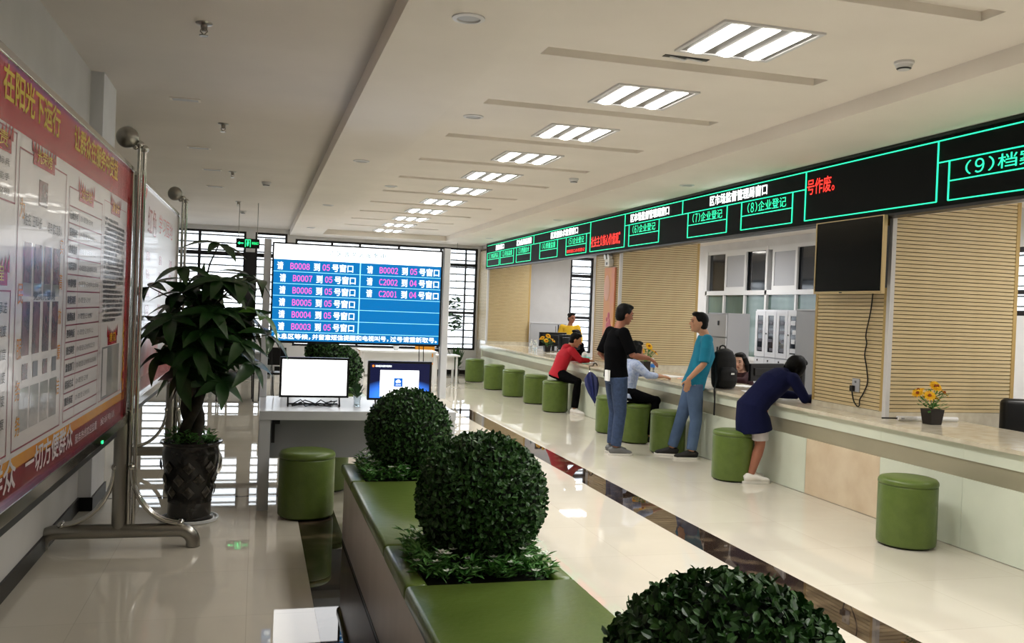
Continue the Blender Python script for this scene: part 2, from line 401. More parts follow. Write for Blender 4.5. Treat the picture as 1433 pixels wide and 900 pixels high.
for a, b, sash in PANES:
    bx('pane', 'glass_dark', XR + .03, XR + .035, a - .04, b + .04, 2.1, 2.8, parent=wn)
    if sash:
        s_ = MB(); X0, X1 = XR - .025, XR + .01
        s_.box(X0, X1, a - .03, a + .03, 2.1, 2.8); s_.box(X0, X1, b - .03, b + .03, 2.1, 2.8); s_.box(X0, X1, a + .03, b - .03, 2.1, 2.17); s_.box(X0, X1, a + .03, b - .03, 2.75, 2.8)
        so = s_.build('sash', 'frame_white', wn); bx('pane', 'cab_grey', XR - .01, XR - .005, a + .03, b - .03, 2.17, 2.75, parent=so)
for a, b in ((12.52, 13.2), (13.25, 14.1), (14.16, 14.84), (14.89, 15.6), (15.65, 16.29)):
    bx('pane', 'glass_green', XR + .02, XR + .026, a, b, .92, 2.02, parent=wn)
wn = bpy.data.objects.new('window_6', None); COL.objects.link(wn); wn.location = (XR, 8.2, 1.75); struct(wn, 'office window with louvres at the right edge')
fr = MB(); fr.box(XR + .02, XR + .08, 7.2, 9.3, 1.75, 1.81); fr.box(XR + .02, XR + .08, 7.2, 9.3, 2.49, 2.55); fr.box(XR + .02, XR + .08, 8.5, 8.56, 1.75, 2.55); fr.box(XR + .02, XR + .08, 7.2, 9.3, 2.0, 2.05)
fr.build('window_frame', 'frame_black', wn)
bx('pane', 'glass_clear', XR + .045, XR + .05, 7.2, 9.3, 1.76, 2.54, parent=wn)
for k in range(6): bx('louvre', 'louvre', XR + .1, XR + .15, 7.2, 9.3, 1.85 + .12 * k, 1.87 + .12 * k, parent=wn)
# columns clad in wooden slats
PITCH_S = .0335
def column(lab, x0, x1, y0, y1, single=True):
    r = bpy.data.objects.new('wall_column', None); COL.objects.link(r); r.location = (x0, y0, 0); struct(r, lab)
    zb, zt = .845, 2.54
    bx('core', 'wood_backing', x0 + .012, x1, y0 + .012, y1, 0, 3.0, parent=r)
    sk = MB(); sk.box(x0 - .004, x1 + .004, y0 - .004, y1, 0, zb); sk.build('stone_skirting', 'stone', r)
    e = MB()
    e.box(x0 - .004, x0 + .02, y1 - .035, y1, zb, zt); e.box(x1 - .035, x1 + .004, y0 - .004, y0 + .02, zb, 2.99); e.box(x0 - .003, x0 + .02, y0 + .03, y0 + .075, zb, zt)
    e.build('edge_trim', 'wood_edge', r)
    bx('corner_trim', 'trim_white', x0 - .012, x0 + .03, y0 - .012, y0 + .03, .79, 2.6, parent=r)
    n = int((zt + .42 - zb) / PITCH_S); A = B = None
    nA = int((zt - zb) / PITCH_S)
    if single:
        for k in range(n):
            if A is None:
                A = MB().box(x0 + .03, x1 - .035, y0, y0 + .012, zb + .003, zb + PITCH_S - .004).build('plank', 'wood', r)
                B = MB().box(x0, x0 + .012, y0 + .075, y1 - .035, zb + .003, zb + PITCH_S - .004).build('plank', 'wood', r)
            else:
                c = A.copy(); COL.objects.link(c); c.location = (0, 0, k * PITCH_S)
                if k < nA: c = B.copy(); COL.objects.link(c); c.location = (0, 0, k * PITCH_S)
    else:
        q = MB()
        for k in range(n):
            z = zb + k * PITCH_S + .003
            q.box(x0 + .03, x1 - .035, y0, y0 + .012, z, z + PITCH_S - .007)
            q.box(x0, x0 + .012, y0 + .075, y1 - .035, z, z + PITCH_S - .007)
        o = q.build('planks', 'wood', r); o['kind'] = 'stuff'
    return r
column('near column clad in pale wooden slats carrying the wall television', 5.18, 6.5, 6.65, 7.72)
column('middle column clad in pale wooden slats beside the picture panel', 5.18, 6.46, 12.7, 13.72)
column('farthest column clad in pale wooden slats at the hall end', 5.13, 6.16, 20.6, YF, single=False)

# ------------------------------------------------------------------ ceiling lights
def ceiling_light(lab, grp, watts, spread=116):
    r = thing('ceiling_light', lab, 'ceiling light', (0, 0, 0), 0, grp)
    f = MB(); h = .3
    for s in (-1, 1):
        f.box(-h - .012, h + .012, s * h - .012, s * h + .012, -.012, .0); f.box(s * h - .012, s * h + .012, -h + .012, h - .012, -.012, .0)
    f.build('frame', 'trim_white', r, local=True)
    MB().box(-h + .01, h - .01, -h + .01, h - .01, -.004, -.001).build('reflector', 'reflector', r, local=True)
    for x in (-.19, 0, .19):
        q = MB(); pr = [(-.055, -.005), (-.04, -.016), (0, -.022), (.04, -.016), (.055, -.005)]
        for a, b in zip(pr, pr[1:]): q.quad((x + a[0], -.27, a[1]), (x + a[0], .27, a[1]), (x + b[0], .27, b[1]), (x + b[0], -.27, b[1]))
        for y in (-.27, .27): q.poly([(x + p[0], y, p[1]) for p in pr])
        q.build('tube_lamp', 'tube_light', r, local=True, smooth=50)
    L = bpy.data.lights.new('lamp', 'AREA'); L.shape = 'SQUARE'; L.size = .54; L.energy = watts; L.color = (1, .99, .972); L.spread = math.radians(spread)
    lo = bpy.data.objects.new('lamp', L); COL.objects.link(lo); lo.parent = r; lo.location = (0, 0, -.03)
    return r
ORD = ['nearest', 'second nearest', 'third nearest', 'fourth nearest', 'fifth nearest', 'sixth nearest', 'seventh nearest', 'eighth nearest', 'ninth nearest', 'tenth nearest', 'farthest']
proto = ceiling_light('nearest lit square three-tube ceiling panel in the coffer', 'ceiling panels in the coffer', PANEL_W)
proto.location = (2.68, 4.78, ZC)
for k in range(1, 11): dup(proto, (2.68, 4.78 + 1.5 * k, ZC), label=ORD[k] + ' lit square three-tube ceiling panel in the coffer')
for k in range(1, 5): dup(proto, (2.68, 4.78 - 1.5 * k, ZC), label='lit square three-tube ceiling panel behind the camera')
op = ceiling_light('lit square office ceiling panel over the near counter bay', 'office ceiling panels', OFFICE_W, 165); op.location = (7.1, 5.0, ZO)
for y, l in ((2.0, 'out of view at the near end'), (8.0, 'behind the near column'), (10.6, 'above the black-haired clerk'), (14.0, 'behind the middle column'), (17.0, 'above the far seated clerk'), (19.6, 'at the far office wall')): dup(op, (7.1, y, ZO), label='lit square office ceiling panel ' + l)

# ------------------------------------------------------------------ service counter
CF, CT = 4.94, .79
ctr = thing('service_counter', 'long cream stone service counter with a dull metal band', 'counter', (CF, 10, 0))
bx('body', 'stone_panel', CF + .03, 5.17, -1.0, 20.2, 0, .76, parent=ctr)
ys = [-1.0 + k for k in range(0, 6)] + [5.47, 6.38, 7.42] + [8.46 + 1.04 * k for k in range(0, 11)] + [20.2]
ys = sorted(set(round(y, 3) for y in ys if y <= 20.2))
for a, b in zip(ys, ys[1:]):
    if b - a < .2: continue
    p = bx('front_panel', 'stone_peach' if abs(a - 6.38) < .01 else 'stone_panel', CF, CF + .03, a + .0015, b - .0015, .004, .51, parent=ctr)
    if abs(a - 6.38) < .01: p['label'] = 'peach coloured stone front panel'
    bx('upper_panel', 'stone_panel', CF, CF + .03, a + .001, b - .001, .645, .76, parent=ctr)
bx('metal_band', 'steel_band', CF + .012, CF + .03, -1.0, 20.2, .51, .645, parent=ctr)
bx('end_panel', 'stone_panel', CF - .002, 5.56, 20.19, 20.24, 0, .76, parent=ctr)
wt = MB().box(CF - .04, 5.17, -1.0, 20.28, .76, CT)
wt.box(5.17, 5.82, -1.0, 6.63, .76, CT).box(5.17, 5.82, 7.74, 12.68, .76, CT).box(5.17, 5.82, 13.74, 20.28, .76, CT)
wt.build('worktop', 'stone', ctr)
# ------------------------------------------------------------------ LED display band
led = thing('led_display', 'long black LED display band with green window numbers above the counter', 'LED display', (5.05, 12, 2.51))
LX, LY0, LY1, LZ0, LZ1 = 5.05, 2.6, 20.5, 2.505, 3.08
bx('housing', 'led_black', LX + .01, LX + .135, LY0, LY1, LZ0, LZ1, parent=led)
fr = MB()
fr.box(LX - .006, LX + .12, LY0, LY1, LZ1 - .02, LZ1 + .006); fr.box(LX - .006, LX + .12, LY0, LY1, LZ0 - .012, LZ0 + .012)
fr.box(LX - .006, LX + .12, LY1 - .01, LY1 + .03, LZ0, LZ1); fr.build('frame', 'black_plastic', led)
g = MB()
def hl(y0, y1, z, t=.0042): g.box(LX + .001, LX + .008, y0, y1, z - t, z + t)
def vl(y, z0, z1, t=.0055): g.box(LX + .001, LX + .008, y - t, y + t, z0, z1)
ZT, ZD, ZM, ZB = 3.03, 2.861, 2.707, 2.559
hl(LY0, 20.45, ZT)
CELLS = [(20.44, 19.38), (19.27, 18.21), (18.0, 16.98), (16.39, 15.35), (14.88, 13.88), (12.13, 11.12), (10.28, 9.31), (8.99, 8.0), (5.875, 4.6)]
NUM = ['(1)食品药品', '(2)药品监督', '(3)质量技术', '(4)质量监督', '(5)企业登记', '(6)企业登记', '(7)企业登记', '(8)企业登记', '(9)档案查询']
lg, lw, lr = 'lg', 'lw', 'lr'; LET.update(lg=('green_lettering', 'led_green', led), lw=('white_lettering', 'led_white', led), lr=('red_lettering', 'led_red', led))
AX, AZ = (0, -1, 0), (0, 0, 1)
for (a, b), s in zip(CELLS, NUM):
    for z in (ZD, ZM, ZB): hl(b, a, z)
    vl(a, ZB, ZD); vl(b, ZB, ZD)
    wd = (a - b) * (.78 if s[0:3] != '(9)' else .86)
    text(lg, s, (LX + .004, a - (a - b) * .11, ZM + .025), AX, AZ, wd, .105, .012)
hl(13.71, 20.44, ZD); hl(7.78, 12.29, ZD); hl(4.6, 6.0, ZD)
for y in (16.8, 10.44): vl(y, ZD, ZT)
for a, b in ((13.7, 12.29), (7.78, 6.0)):
    vl(a, ZB, ZT); vl(b, ZB, ZT); hl(b, a, ZB)
for y1, y0, s in ((19.7, 19.0, '服务窗口'), (18.0, 16.95, '区食品药品监管'), (15.75, 14.3, '区质量技术监督窗口'), (12.09, 10.83, '区市场监督管理局窗口'), (9.73, 8.48, '区市场监督管理局窗口')):
    text(lw, s, (LX + .004, y1, ZD + .03), AX, AZ, y1 - y0, .115, .02)
text(lr, '号作废。', (LX + .004, 7.76, 2.80), AX, AZ, .44, .15, .012)
text(lr, '社会主义核心价值观:', (LX + .004, 13.66, 2.62), AX, AZ, 1.22, .17, .006)
text(lr, '请到窗口办理登记', (LX + .004, 14.84, ZB + .03), AX, AZ, .9, .055, .0)
g.build('grid_lines', 'led_green', led)
# ------------------------------------------------------------------ wall television
tv = thing('wall_television', 'switched-off wall television with a gold rim on the wooden column', 'television', (5.02, 7.0, 1.85))
bx('bracket', 'black_plastic', 5.07, 5.18, 6.85, 7.2, 2.0, 2.3, parent=tv)
bx('back_case', 'black_plastic', 5.03, 5.09, 6.58, 7.46, 1.9, 2.42, parent=tv)
fr = MB(); fr.box(5.0, 5.035, 6.535, 6.55, 1.85, 2.507); fr.box(5.0, 5.035, 7.485, 7.5, 1.85, 2.507); fr.box(5.0, 5.035, 6.55, 7.485, 1.85, 1.872); fr.box(5.0, 5.035, 6.55, 7.485, 2.5, 2.507)
fr.build('frame', 'gold_frame', tv)
bx('screen', 'black_gloss', 5.006, 5.03, 6.55, 7.485, 1.872, 2.5, parent=tv)
bx('badge', 'black_plastic', 4.998, 5.001, 7.07, 7.11, 1.856, 1.866, parent=tv)
cb = thing('power_cord', 'black power cord hanging from the television to the wall socket', 'cord', (5.16, 7.0, .9))
pts = [(5.165, 6.86, 1.86), (5.165, 6.88, 1.7), (5.165, 6.93, 1.5), (5.165, 6.915, 1.42), (5.165, 6.935, 1.32), (5.165, 6.90, 1.2), (5.165, 6.88, 1.08), (5.165, 6.93, .98), (5.16, 6.97, .92), (5.155, 6.965, .87), (5.15, 6.99, .86), (5.15, 7.04, .9), (5.15, 7.07, .98), (5.155, 7.08, 1.02)]
sm = []
for i in range(len(pts) - 1):
    p0, p1, p2, p3 = [V(pts[max(0, min(len(pts) - 1, i + d))]) for d in (-1, 0, 1, 2)]
    for k in range(4):
        t = k / 4; sm.append(.5 * ((2 * p1) + (p2 - p0) * t + (2 * p0 - 5 * p1 + 4 * p2 - p3) * t * t + (-p0 + 3 * p1 - 3 * p2 + p3) * t ** 3))
MB().tube(sm, .006, 6).build('wire', 'cable', cb, smooth=60)
MB().box(5.14, 5.172, 7.055, 7.1, .985, 1.035).build('plug', 'cable', cb, bevel=.006)
so = thing('wall_socket', 'grey wall socket plate on the slatted column', 'socket', (5.18, 7.05, 1.0))
bx('plate', 'cab_grey', 5.168, 5.18, 7.0, 7.1, .98, 1.1, parent=so, bevel=.003)
MB().box(5.166, 5.169, 7.04, 7.046, 1.06, 1.08).box(5.166, 5.169, 7.055, 7.061, 1.06, 1.08).build('slot', 'black_plastic', so)

# ------------------------------------------------------------------ green stools
def make_stool(lab):
    r = thing('stool', lab, 'stool', (0, 0, 0), 0, 'round green leather stools')
    R = .205
    MB().lathe([(R - .012, .012), (R - .002, .022), (R, .06), (R, .43), (R - .002, .438), (R - .006, .442)], n=40).build('drum', 'green_leather', r, smooth=40, local=True)
    MB().lathe([(R - .006, .441), (R + .001, .446), (R + .003, .458), (R, .472), (R - .012, .486), (R - .04, .494), (R * .5, .499), (.02, .5), (.001, .5)], n=40).build('seat_pad', 'green_leather', r, smooth=60, local=True)
    MB().lathe([(R - .03, 0), (R - .02, .012)], n=32).build('base', 'black_plastic', r, local=True)
    return r
ST = [(4.60, 5.62, 'nearest green stool standing alone before the counter front'),
      (4.59, 8.13, 'green stool beside the legs of the woman in navy'),
      (4.66, 9.78, 'green stool between the two standing men'),
      (4.62, 10.6, 'green stool under the seated person in pale blue'),
      (4.62, 11.46, 'green stool left of the man in black'),
      (4.62, 13.85, 'green stool under the person in the red jacket'),
      (4.66, 15.06, 'empty green stool next to the person in red'),
      (4.60, 16.24, 'third green stool from the far counter end'),
      (4.58, 17.6, 'second green stool from the far counter end'),
      (4.6, 19.38, 'farthest green stool by the counter end'),
      (.40, 6.98, 'green stool in front of the white computer desk'),
      (.60, 7.98, 'green stool tucked under the computer desk'),
      (.93, 6.62, 'green stool between the desk and the planter bench')]
ps = make_stool(ST[0][2]); ps.location = (ST[0][0], ST[0][1], 0)
for i, (x, y, l) in enumerate(ST[1:]): dup(ps, (x, y, 0), label=l, rz=i * .7)

# ------------------------------------------------------------------ planter benches with box balls
random.seed(3)
def leaf_ball(mb, c, R, n, L, wd, seed, squash=1.):
    rnd = random.Random(seed); c = V(c); ga = PI * (3 - 5 ** .5)
    for i in range(n):
        z = 1 - 2 * (i + .5) / n; q = math.sqrt(1 - z * z); a = i * ga
        nrm = V((q * math.cos(a), q * math.sin(a), z))
        p = c + nrm * (R * (1 + rnd.uniform(-.045, .05)))
        up = (nrm + V((rnd.gauss(0, .55), rnd.gauss(0, .55), rnd.gauss(0, .55)))).normalized()
        d = (V((rnd.gauss(0, 1), rnd.gauss(0, 1), rnd.gauss(0, 1) + .3)))
        d = (d - up * d.dot(up)).normalized(); d = (d + nrm * .45).normalized(); s = d.cross(up).normalized()
        l = L * rnd.uniform(.75, 1.2); k = wd * rnd.uniform(.8, 1.15); f = up * (k * .35)
        mb._add([p, p + d * l * .35 + s * k + f, p + d * l * .75 + s * k * .8 + f, p + d * l, p + d * l * .75 - s * k * .8 + f, p + d * l * .35 - s * k + f],
                [(0, 3, 2, 1), (0, 5, 4, 3)])
def bed_plants(mb, fl, c, hx, hy, n, seed, skip=.17):
    rnd = random.Random(seed); c = V(c)
    for i in range(n):
        x, y = rnd.uniform(-hx, hx), rnd.uniform(-hy, hy)
        if math.hypot(x, y) < skip: continue
        b = c + V((x, y, 0)); h = rnd.uniform(.05, .13)
        for k in range(6):
            a = rnd.uniform(0, 2 * PI); o = V((math.cos(a), math.sin(a), 0)); s = V((-o.y, o.x, 0)); l = rnd.uniform(.03, .06); t = b + V((0, 0, h * rnd.uniform(.3, 1)))
            e = t + o * l + V((0, 0, l * rnd.uniform(-.1, .8))); md = (t + e) / 2 + V((0, 0, .006))
            mb._add([t, md + s * .009, e, md - s * .009], [(0, 1, 2), (0, 2, 3)])
        if rnd.random() < .3:
            t = b + V((0, 0, h + .005))
            for k in range(5):
                a = k * 2 * PI / 5; o = V((math.cos(a), math.sin(a), .25)); s = V((-o.y, o.x, 0)) * .007
                fl._add([t, t + o * .012 + s, t + o * .022, t + o * .012 - s], [(0, 1, 2, 3)])
def bench(lab, x0, x1, y0, y1, beds):
    r = thing('planter_bench', lab, 'bench', ((x0 + x1) / 2, y0, 0))
    bx('body', 'bench_side', x0, x1, y0, y1 - .0, .0, .455, parent=r)
    bx('plinth', 'base_black', x0 - .002, x1 + .002, y0, y1 + .002, 0, .02, parent=r)
    ends = [y0] + [e for b in beds for e in (b - .3, b + .3)] + [y1 + .02]
    for a, b in zip(ends[0::2], ends[1::2]):
        MB().box(x0 - .02, x1 + .02, a + .001, b - .001, .45, .52).build('seat_cushion', 'bench_leather', r, bevel=.022, smooth=60)
    for b in beds:
        for xa, xb in ((x0 - .02, x0 + .075), (x1 - .065, x1 + .02)):
            MB().box(xa, xb, b - .3, b + .3, .45, .52).build('cushion_rail', 'bench_leather', r, bevel=.02, smooth=60)
        bx('planting_bed', 'soil', x0 + .06, x1 - .05, b - .3, b + .3, .40, .49, parent=r)
    return r
bench('long planter bench with green leather top in the foreground', .604, 1.26, -.6, 6.22, [1.7, 3.8, 5.9])
bench('planter bench with green leather top behind the computer desk', .604, 1.26, 10.2, 16.2, [11.4, 15.2])
BALLS = [(.965, 1.7, .785, 7500, 'largest nearest clipped box ball at the bottom edge of view', 11), (.955, 3.8, .79, 6500, 'clipped box ball on the middle of the foreground bench', 12), (.975, 5.9, .786, 4500, 'clipped box ball at the far end of the foreground bench', 13),
         (1.0, 11.4, .79, 1500, 'clipped box ball behind the white computer desk', 14), (1.06, 15.2, .785, 1200, 'farthest clipped box ball behind the desk screens', 15)]
for x, y, z, n, lab, sd in BALLS:
    t = thing('box_ball', lab, 'topiary', (x, y, .49), 0, 'clipped box balls on the benches')
    q = MB(); leaf_ball(q, (x, y, z), .262, n, .026 if n > 2000 else .045, .0085 if n > 2000 else .016, sd)
    o = q.build('foliage', 'box_leaf' if n > 2000 else 'box_leaf_far', t); o['kind'] = 'stuff'
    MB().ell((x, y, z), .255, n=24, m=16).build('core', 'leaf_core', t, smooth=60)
    MB().cyl((x, y, .48), (x, y, z - .2), .03).build('stem', 'bark', t)
    lf, fl = MB(), MB(); bed_plants(lf, fl, (x - .03, y, .485), .265, .27, 420 if n > 2000 else 120, sd)
    p = lf.build('bed_foliage', 'bed_leaf', t); p['kind'] = 'stuff'; p['label'] = 'low leafy bedding plants'
    p = fl.build('bed_flowers', 'flower_white', t); p['kind'] = 'stuff'; p['label'] = 'small white flowers'

# ------------------------------------------------------------------ computer desk, monitors, queue screen
DY0, DY1 = 7.17, 8.32
dk = thing('computer_desk', 'white computer desk with grey modesty panel', 'desk', (.8, 7.7, 0))
bx('desk_top', 'desk_white', .045, 1.565, DY0, DY1, .69, .76, parent=dk, bevel=.004)
for x in (.05, 1.48):
    for y in (DY0 + .01, DY1 - .09): bx('leg', 'desk_white', x, x + .08, y, y + .08, 0, .69, parent=dk)
bx('modesty_panel', 'desk_panel', .13, 1.48, DY0 + .2, DY0 + .22, .37, .69, parent=dk)
bx('bracket', 'black_plastic', .14, .165, DY0 + .12, DY0 + .2, .5, .69, parent=dk); bx('bracket', 'black_plastic', .14, .2, DY0 + .05, DY0 + .2, .655, .69, parent=dk)
qs = thing('queue_screen', 'large blue queue screen between two white posts behind the computer desk', 'screen', (.86, 8.25, .76))
for x in (.045, 1.625): bx('post', 'white_plastic', x, x + .06, 8.2, 8.3, .76, 2.13, parent=qs, bevel=.004)
SX0, SX1, SZ0, SZ1, SY = .115, 1.61, 1.235, 2.105, 8.19
bx('back_case', 'black_plastic', SX0 + .01, SX1 - .01, SY + .01, SY + .07, SZ0 + .01, SZ1 - .01, parent=qs)
fr = MB(); t = .014
fr.box(SX0, SX1, SY - .008, SY + .03, SZ0, SZ0 + t * 1.4); fr.box(SX0, SX1, SY - .008, SY + .03, SZ1 - t, SZ1); fr.box(SX0, SX0 + t, SY - .008, SY + .03, SZ0 + t * 1.4, SZ1 - t); fr.box(SX1 - t, SX1, SY - .008, SY + .03, SZ0 + t * 1.4, SZ1 - t)
fr.build('bezel', 'black_plastic', qs)
u0, u1, v0, v1 = SX0 + t, SX1 - t, SZ0 + t * 1.4, SZ1 - t; W_, H_ = u1 - u0, v1 - v0
def sq(mb, a, b, c, d, off=.0): y = SY - off; mb.quad((u0 + a * W_, y, v1 - d * H_), (u0 + b * W_, y, v1 - d * H_), (u0 + b * W_, y, v1 - c * H_), (u0 + a * W_, y, v1 - c * H_))
pn = MB(); sq(pn, 0, 1, .157, 1); pn.m = 1; sq(pn, 0, 1, 0, .157); pn.build('screen', ['scr_blue', 'scr_white'], qs)
ln = MB(); rows = [.157 + .1255 * k for k in range(7)]
for r_ in rows[1:]: sq(ln, 0, 1, r_ - .0022, r_ + .0022, .001)
sq(ln, .503, .509, .157, .91, .001); ln.build('row_lines', 'scr_line', qs)
tw, tp, tf = 'tw', 'tp', 'tf'; LET.update(tw=('white_lettering', 'scr_text', qs), tp=('pink_lettering', 'scr_pink', qs), tf=('faint_title', 'scr_faint', qs))
EX = (1, 0, 0)
def st_(mb, s, a, b, c, d, bold=.02): text(mb, s, (u0 + a * W_, SY - .0015, v1 - d * H_), EX, AZ, (b - a) * W_, (d - c) * H_, bold)
def row(k, x, s, n, big=1.):
    c0 = rows[k] + .028; c1 = rows[k] + .108
    st_(tw, '请', x, x + .036 * big, c0, c1); st_(tp, s, x + .075, x + .19 * (1 if big == 1 else 1.04), c0 + .008, c1 - .008, .03)
    st_(tw, '到', x + .212, x + .248 * big, c0, c1); st_(tp, n, x + .262, x + .308, c0 + .008, c1 - .008, .03); st_(tw, '号窗口', x + .318, x + .445, c0, c1)
row(0, .018, 'B0008', '05')
for k, s in enumerate(('B0007', 'B0006', 'B0005', 'B0004', 'B0003')): row(k + 1, .035, s, '05')
for k, (s, n) in enumerate((('B0002', '05'), ('C2002', '04'), ('C2001', '04'))): row(k, .545, s, n)
for s_, a_, b__ in (('休息区等候，', .012, .225), ('并留意短信提醒和电视叫号，', .235, .69), ('过号请重新取号。', .70, .99)): st_(tw, s_, a_, b__, .928, .985, .025)
st_(tf, '广 区 政 务 人 服 务 中 心', .32, .70, .05, .105, .02)
for x in (.135, .205, 1.43, 1.47): MB().tube([(x, 8.24, 1.24), (x + .01, 8.26, 1.0), (x + .03, 8.25, .765)], .004, 6).build('cable', 'cable', qs)
def monitor(lab, x0, x1, z0, z1, y):
    r = thing('computer_monitor', lab, 'monitor', ((x0 + x1) / 2, y, .76), 0, 'computers on the desk')
    bx('case', 'silver', x0, x1, y + .004, y + .045, z0, z1, parent=r, bevel=.008)
    fr = MB(); b = .018
    fr.box(x0, x1, y - .004, y + .004, z0, z0 + b); fr.box(x0, x1, y - .004, y + .004, z1 - b, z1); fr.box(x0, x0 + b, y - .004, y + .004, z0 + b, z1 - b); fr.box(x1 - b, x1, y - .004, y + .004, z0 + b, z1 - b)
    fr.build('bezel', 'black_plastic', r, bevel=.002)
    s = MB(); cx = (x0 + x1) / 2
    s.tube([(x0 + .07, y + .03, z0 + .02), (x0 + .07, y - .02, .768), (x0 + .07, y + .15, .768), (x1 - .07, y + .15, .768), (x1 - .07, y - .02, .768), (x1 - .07, y + .03, z0 + .02)], .007, 8)
    s.build('stand', 'black_plastic', r, smooth=60)
    return r
MY = 7.47
m1 = monitor('computer monitor with a blank white screen on the desk', .192, .735, .835, 1.155, MY)
MB().quad((.21, MY - .001, .853), (.717, MY - .001, .853), (.717, MY - .001, 1.137), (.21, MY - .001, 1.137)).build('screen', 'scr_white', m1)
m2 = monitor('computer monitor with a dark blue log-in page on the desk', .885, 1.41, .82, 1.14, MY)
A0, A1, C0, C1 = .903, 1.392, .838, 1.122
lm = mat('scr_login', (0, 0, 0), .12, emit=(22, 26, 72), es=1.0); nt = lm.node_tree
tc = nt.nodes.new('ShaderNodeTexCoord'); mp = nt.nodes.new('ShaderNodeMapping'); mp.inputs['Location'].default_value = (-.55, 0, -.05); mp.inputs['Scale'].default_value = (1.1, 0, 1.5)
le = nt.nodes.new('ShaderNodeVectorMath'); le.operation = 'LENGTH'; rp = nt.nodes.new('ShaderNodeValToRGB')
rp.color_ramp.elements[0].position = .45; rp.color_ramp.elements[0].color = (*lin((60, 130, 250)), 1); rp.color_ramp.elements[1].position = .8; rp.color_ramp.elements[1].color = (*lin((22, 24, 52)), 1)
nt.links.new(tc.outputs['Generated'], mp.inputs[0]); nt.links.new(mp.outputs[0], le.inputs[0]); nt.links.new(le.outputs['Value'], rp.inputs[0]); nt.links.new(rp.outputs[0], nt.nodes['Principled BSDF'].inputs['Emission Color'])
MB().quad((A0, MY - .001, C0), (A1, MY - .001, C0), (A1, MY - .001, C1), (A0, MY - .001, C1)).build('screen', 'scr_login', m2)
def mq(mb, a, b, c, d, off): mb.quad((A0 + a * (A1 - A0), MY - off, C0 + c * (C1 - C0)), (A0 + b * (A1 - A0), MY - off, C0 + c * (C1 - C0)), (A0 + b * (A1 - A0), MY - off, C0 + d * (C1 - C0)), (A0 + a * (A1 - A0), MY - off, C0 + d * (C1 - C0)))
q = MB(); mq(q, .17, .82, .04, .80, .002); q.build('log_in_page', 'scr_white', m2)
q = MB(); mq(q, .40, .55, .33, .58, .003); q.build('icon', 'scr_icon', m2)
q = MB()
for cx, cz, rr in ((.455, .475, .035), (.495, .475, .03), (.475, .50, .035)): q.poly([(A0 + (cx + rr * math.cos(a) * .75) * (A1 - A0), MY - .004, C0 + (cz + rr * 1.2 * math.sin(a)) * (C1 - C0)) for a in [k * PI / 8 for k in range(16)]])
text(q, '登录系统', (A0 + .43 * (A1 - A0), MY - .004, C0 + .36 * (C1 - C0)), EX, AZ, .09 * (A1 - A0), .05 * (C1 - C0)); q.build('icon_mark', 'scr_text', m2)
q = MB(); text(q, '政务服务自助申报系统', (A0 + .085 * (A1 - A0), MY - .003, C0 + .885 * (C1 - C0)), EX, AZ, .27 * (A1 - A0), .06 * (C1 - C0), .02); q.build('page_title', 'scr_text', m2)
q = MB(); q.poly([(A0 + (.05 + .02 * math.cos(a)) * (A1 - A0), MY - .003, C0 + (.915 + .036 * math.sin(a)) * (C1 - C0)) for a in [k * PI / 8 for k in range(16)]]); q.build('badge', 'scr_orange', m2)
for x, lab in ((.46, 'tangle of black cables below the blank monitor'), ):
    c = thing('cable_tangle', lab, 'cable', (x, 7.5, .76)); rnd = random.Random(5)
    for k in range(4):
        pts = [(x - .16 + .055 * i + rnd.uniform(-.02, .02), 7.48 + rnd.uniform(-.06, .1), .766 + abs(rnd.gauss(0, .018))) for i in range(7)]
        MB().tube(pts, .0045, 6).build('cable', 'cable', c, smooth=60)
cp = thing('glass_vase', 'small clear vase with a dark purple plant between the monitors', 'vase', (.81, 7.5, .76))
MB().lathe([(.022, 0), (.028, .005), (.026, .05), (.034, .09), (.031, .09), (.023, .05), (.02, .008), (.001, .008)], (.81, 7.5, .76), 20).build('glass', 'bottle', cp, smooth=60)
q = MB(); rnd = random.Random(9)
for k in range(40):
    a = rnd.uniform(0, 2 * PI); e = V((.81, 7.5, .86)) + V((math.cos(a) * rnd.uniform(.01, .06), math.sin(a) * rnd.uniform(.01, .06), rnd.uniform(0, .09))); s_ = V((-math.sin(a), math.cos(a), 0)) * .01
    q._add([(.81, 7.5, .83), e + s_, e + V((math.cos(a) * .012, math.sin(a) * .012, .01)), e - s_], [(0, 1, 2), (0, 2, 3)])
q.build('plant', 'box_leaf_far', cp)

# ------------------------------------------------------------------ display boards on chrome stands
def stand(par, y, full=True):
    f = MB(); z = .11; xa, xb = -.40, .385
    el = lambda x, s: [(x + s * .085 * math.sin(t) - s * .03, y, z - .085 * (1 - math.cos(t))) for t in [k * PI / 2 / 7 for k in range(8)]] + [(x + s * .055, y, .004)]
    f.tube(el(xa, -1)[::-1] + el(xb, 1), .045, 18); f.build('foot', 'chrome_dull', par, smooth=50, local=True)
    MB().cyl((-.01, y, z + .02), (-.01, y, .86), .042).build('post', 'chrome_dull', par, smooth=50, local=True)
    for dx in (.045, .075): MB().cyl((dx, y, z + .03), (dx, y, 2.53), .013, n=12).build('thin_pipe', 'chrome', par, smooth=50, local=True)
    for s in (-1, 1):
        for dy in (-.02, .02):
            a = [(s * (.05 + .30 * (1 - math.cos(t)) ) + .01, y + dy, .155 + .36 * (1 - math.sin(t))) for t in [k * PI / 2 / 10 for k in range(11)]]
            q = MB().tube(a, .014, 10); q.ell(a[-1], .021); q.ell(a[0], .021); q.build('brace', 'chrome', par, smooth=60, local=True)
    MB().ell((-.03, y, 2.585), .068, n=24, m=14).build('finial_ball', 'chrome_dull', par, smooth=60, local=True)
    q = MB(); q.ell((.045, y, 2.545), .026).ell((.075, y, 2.52), .024).ell((.02, y, 2.53), .02); q.build('pipe_cap', 'chrome', par, smooth=60, local=True)
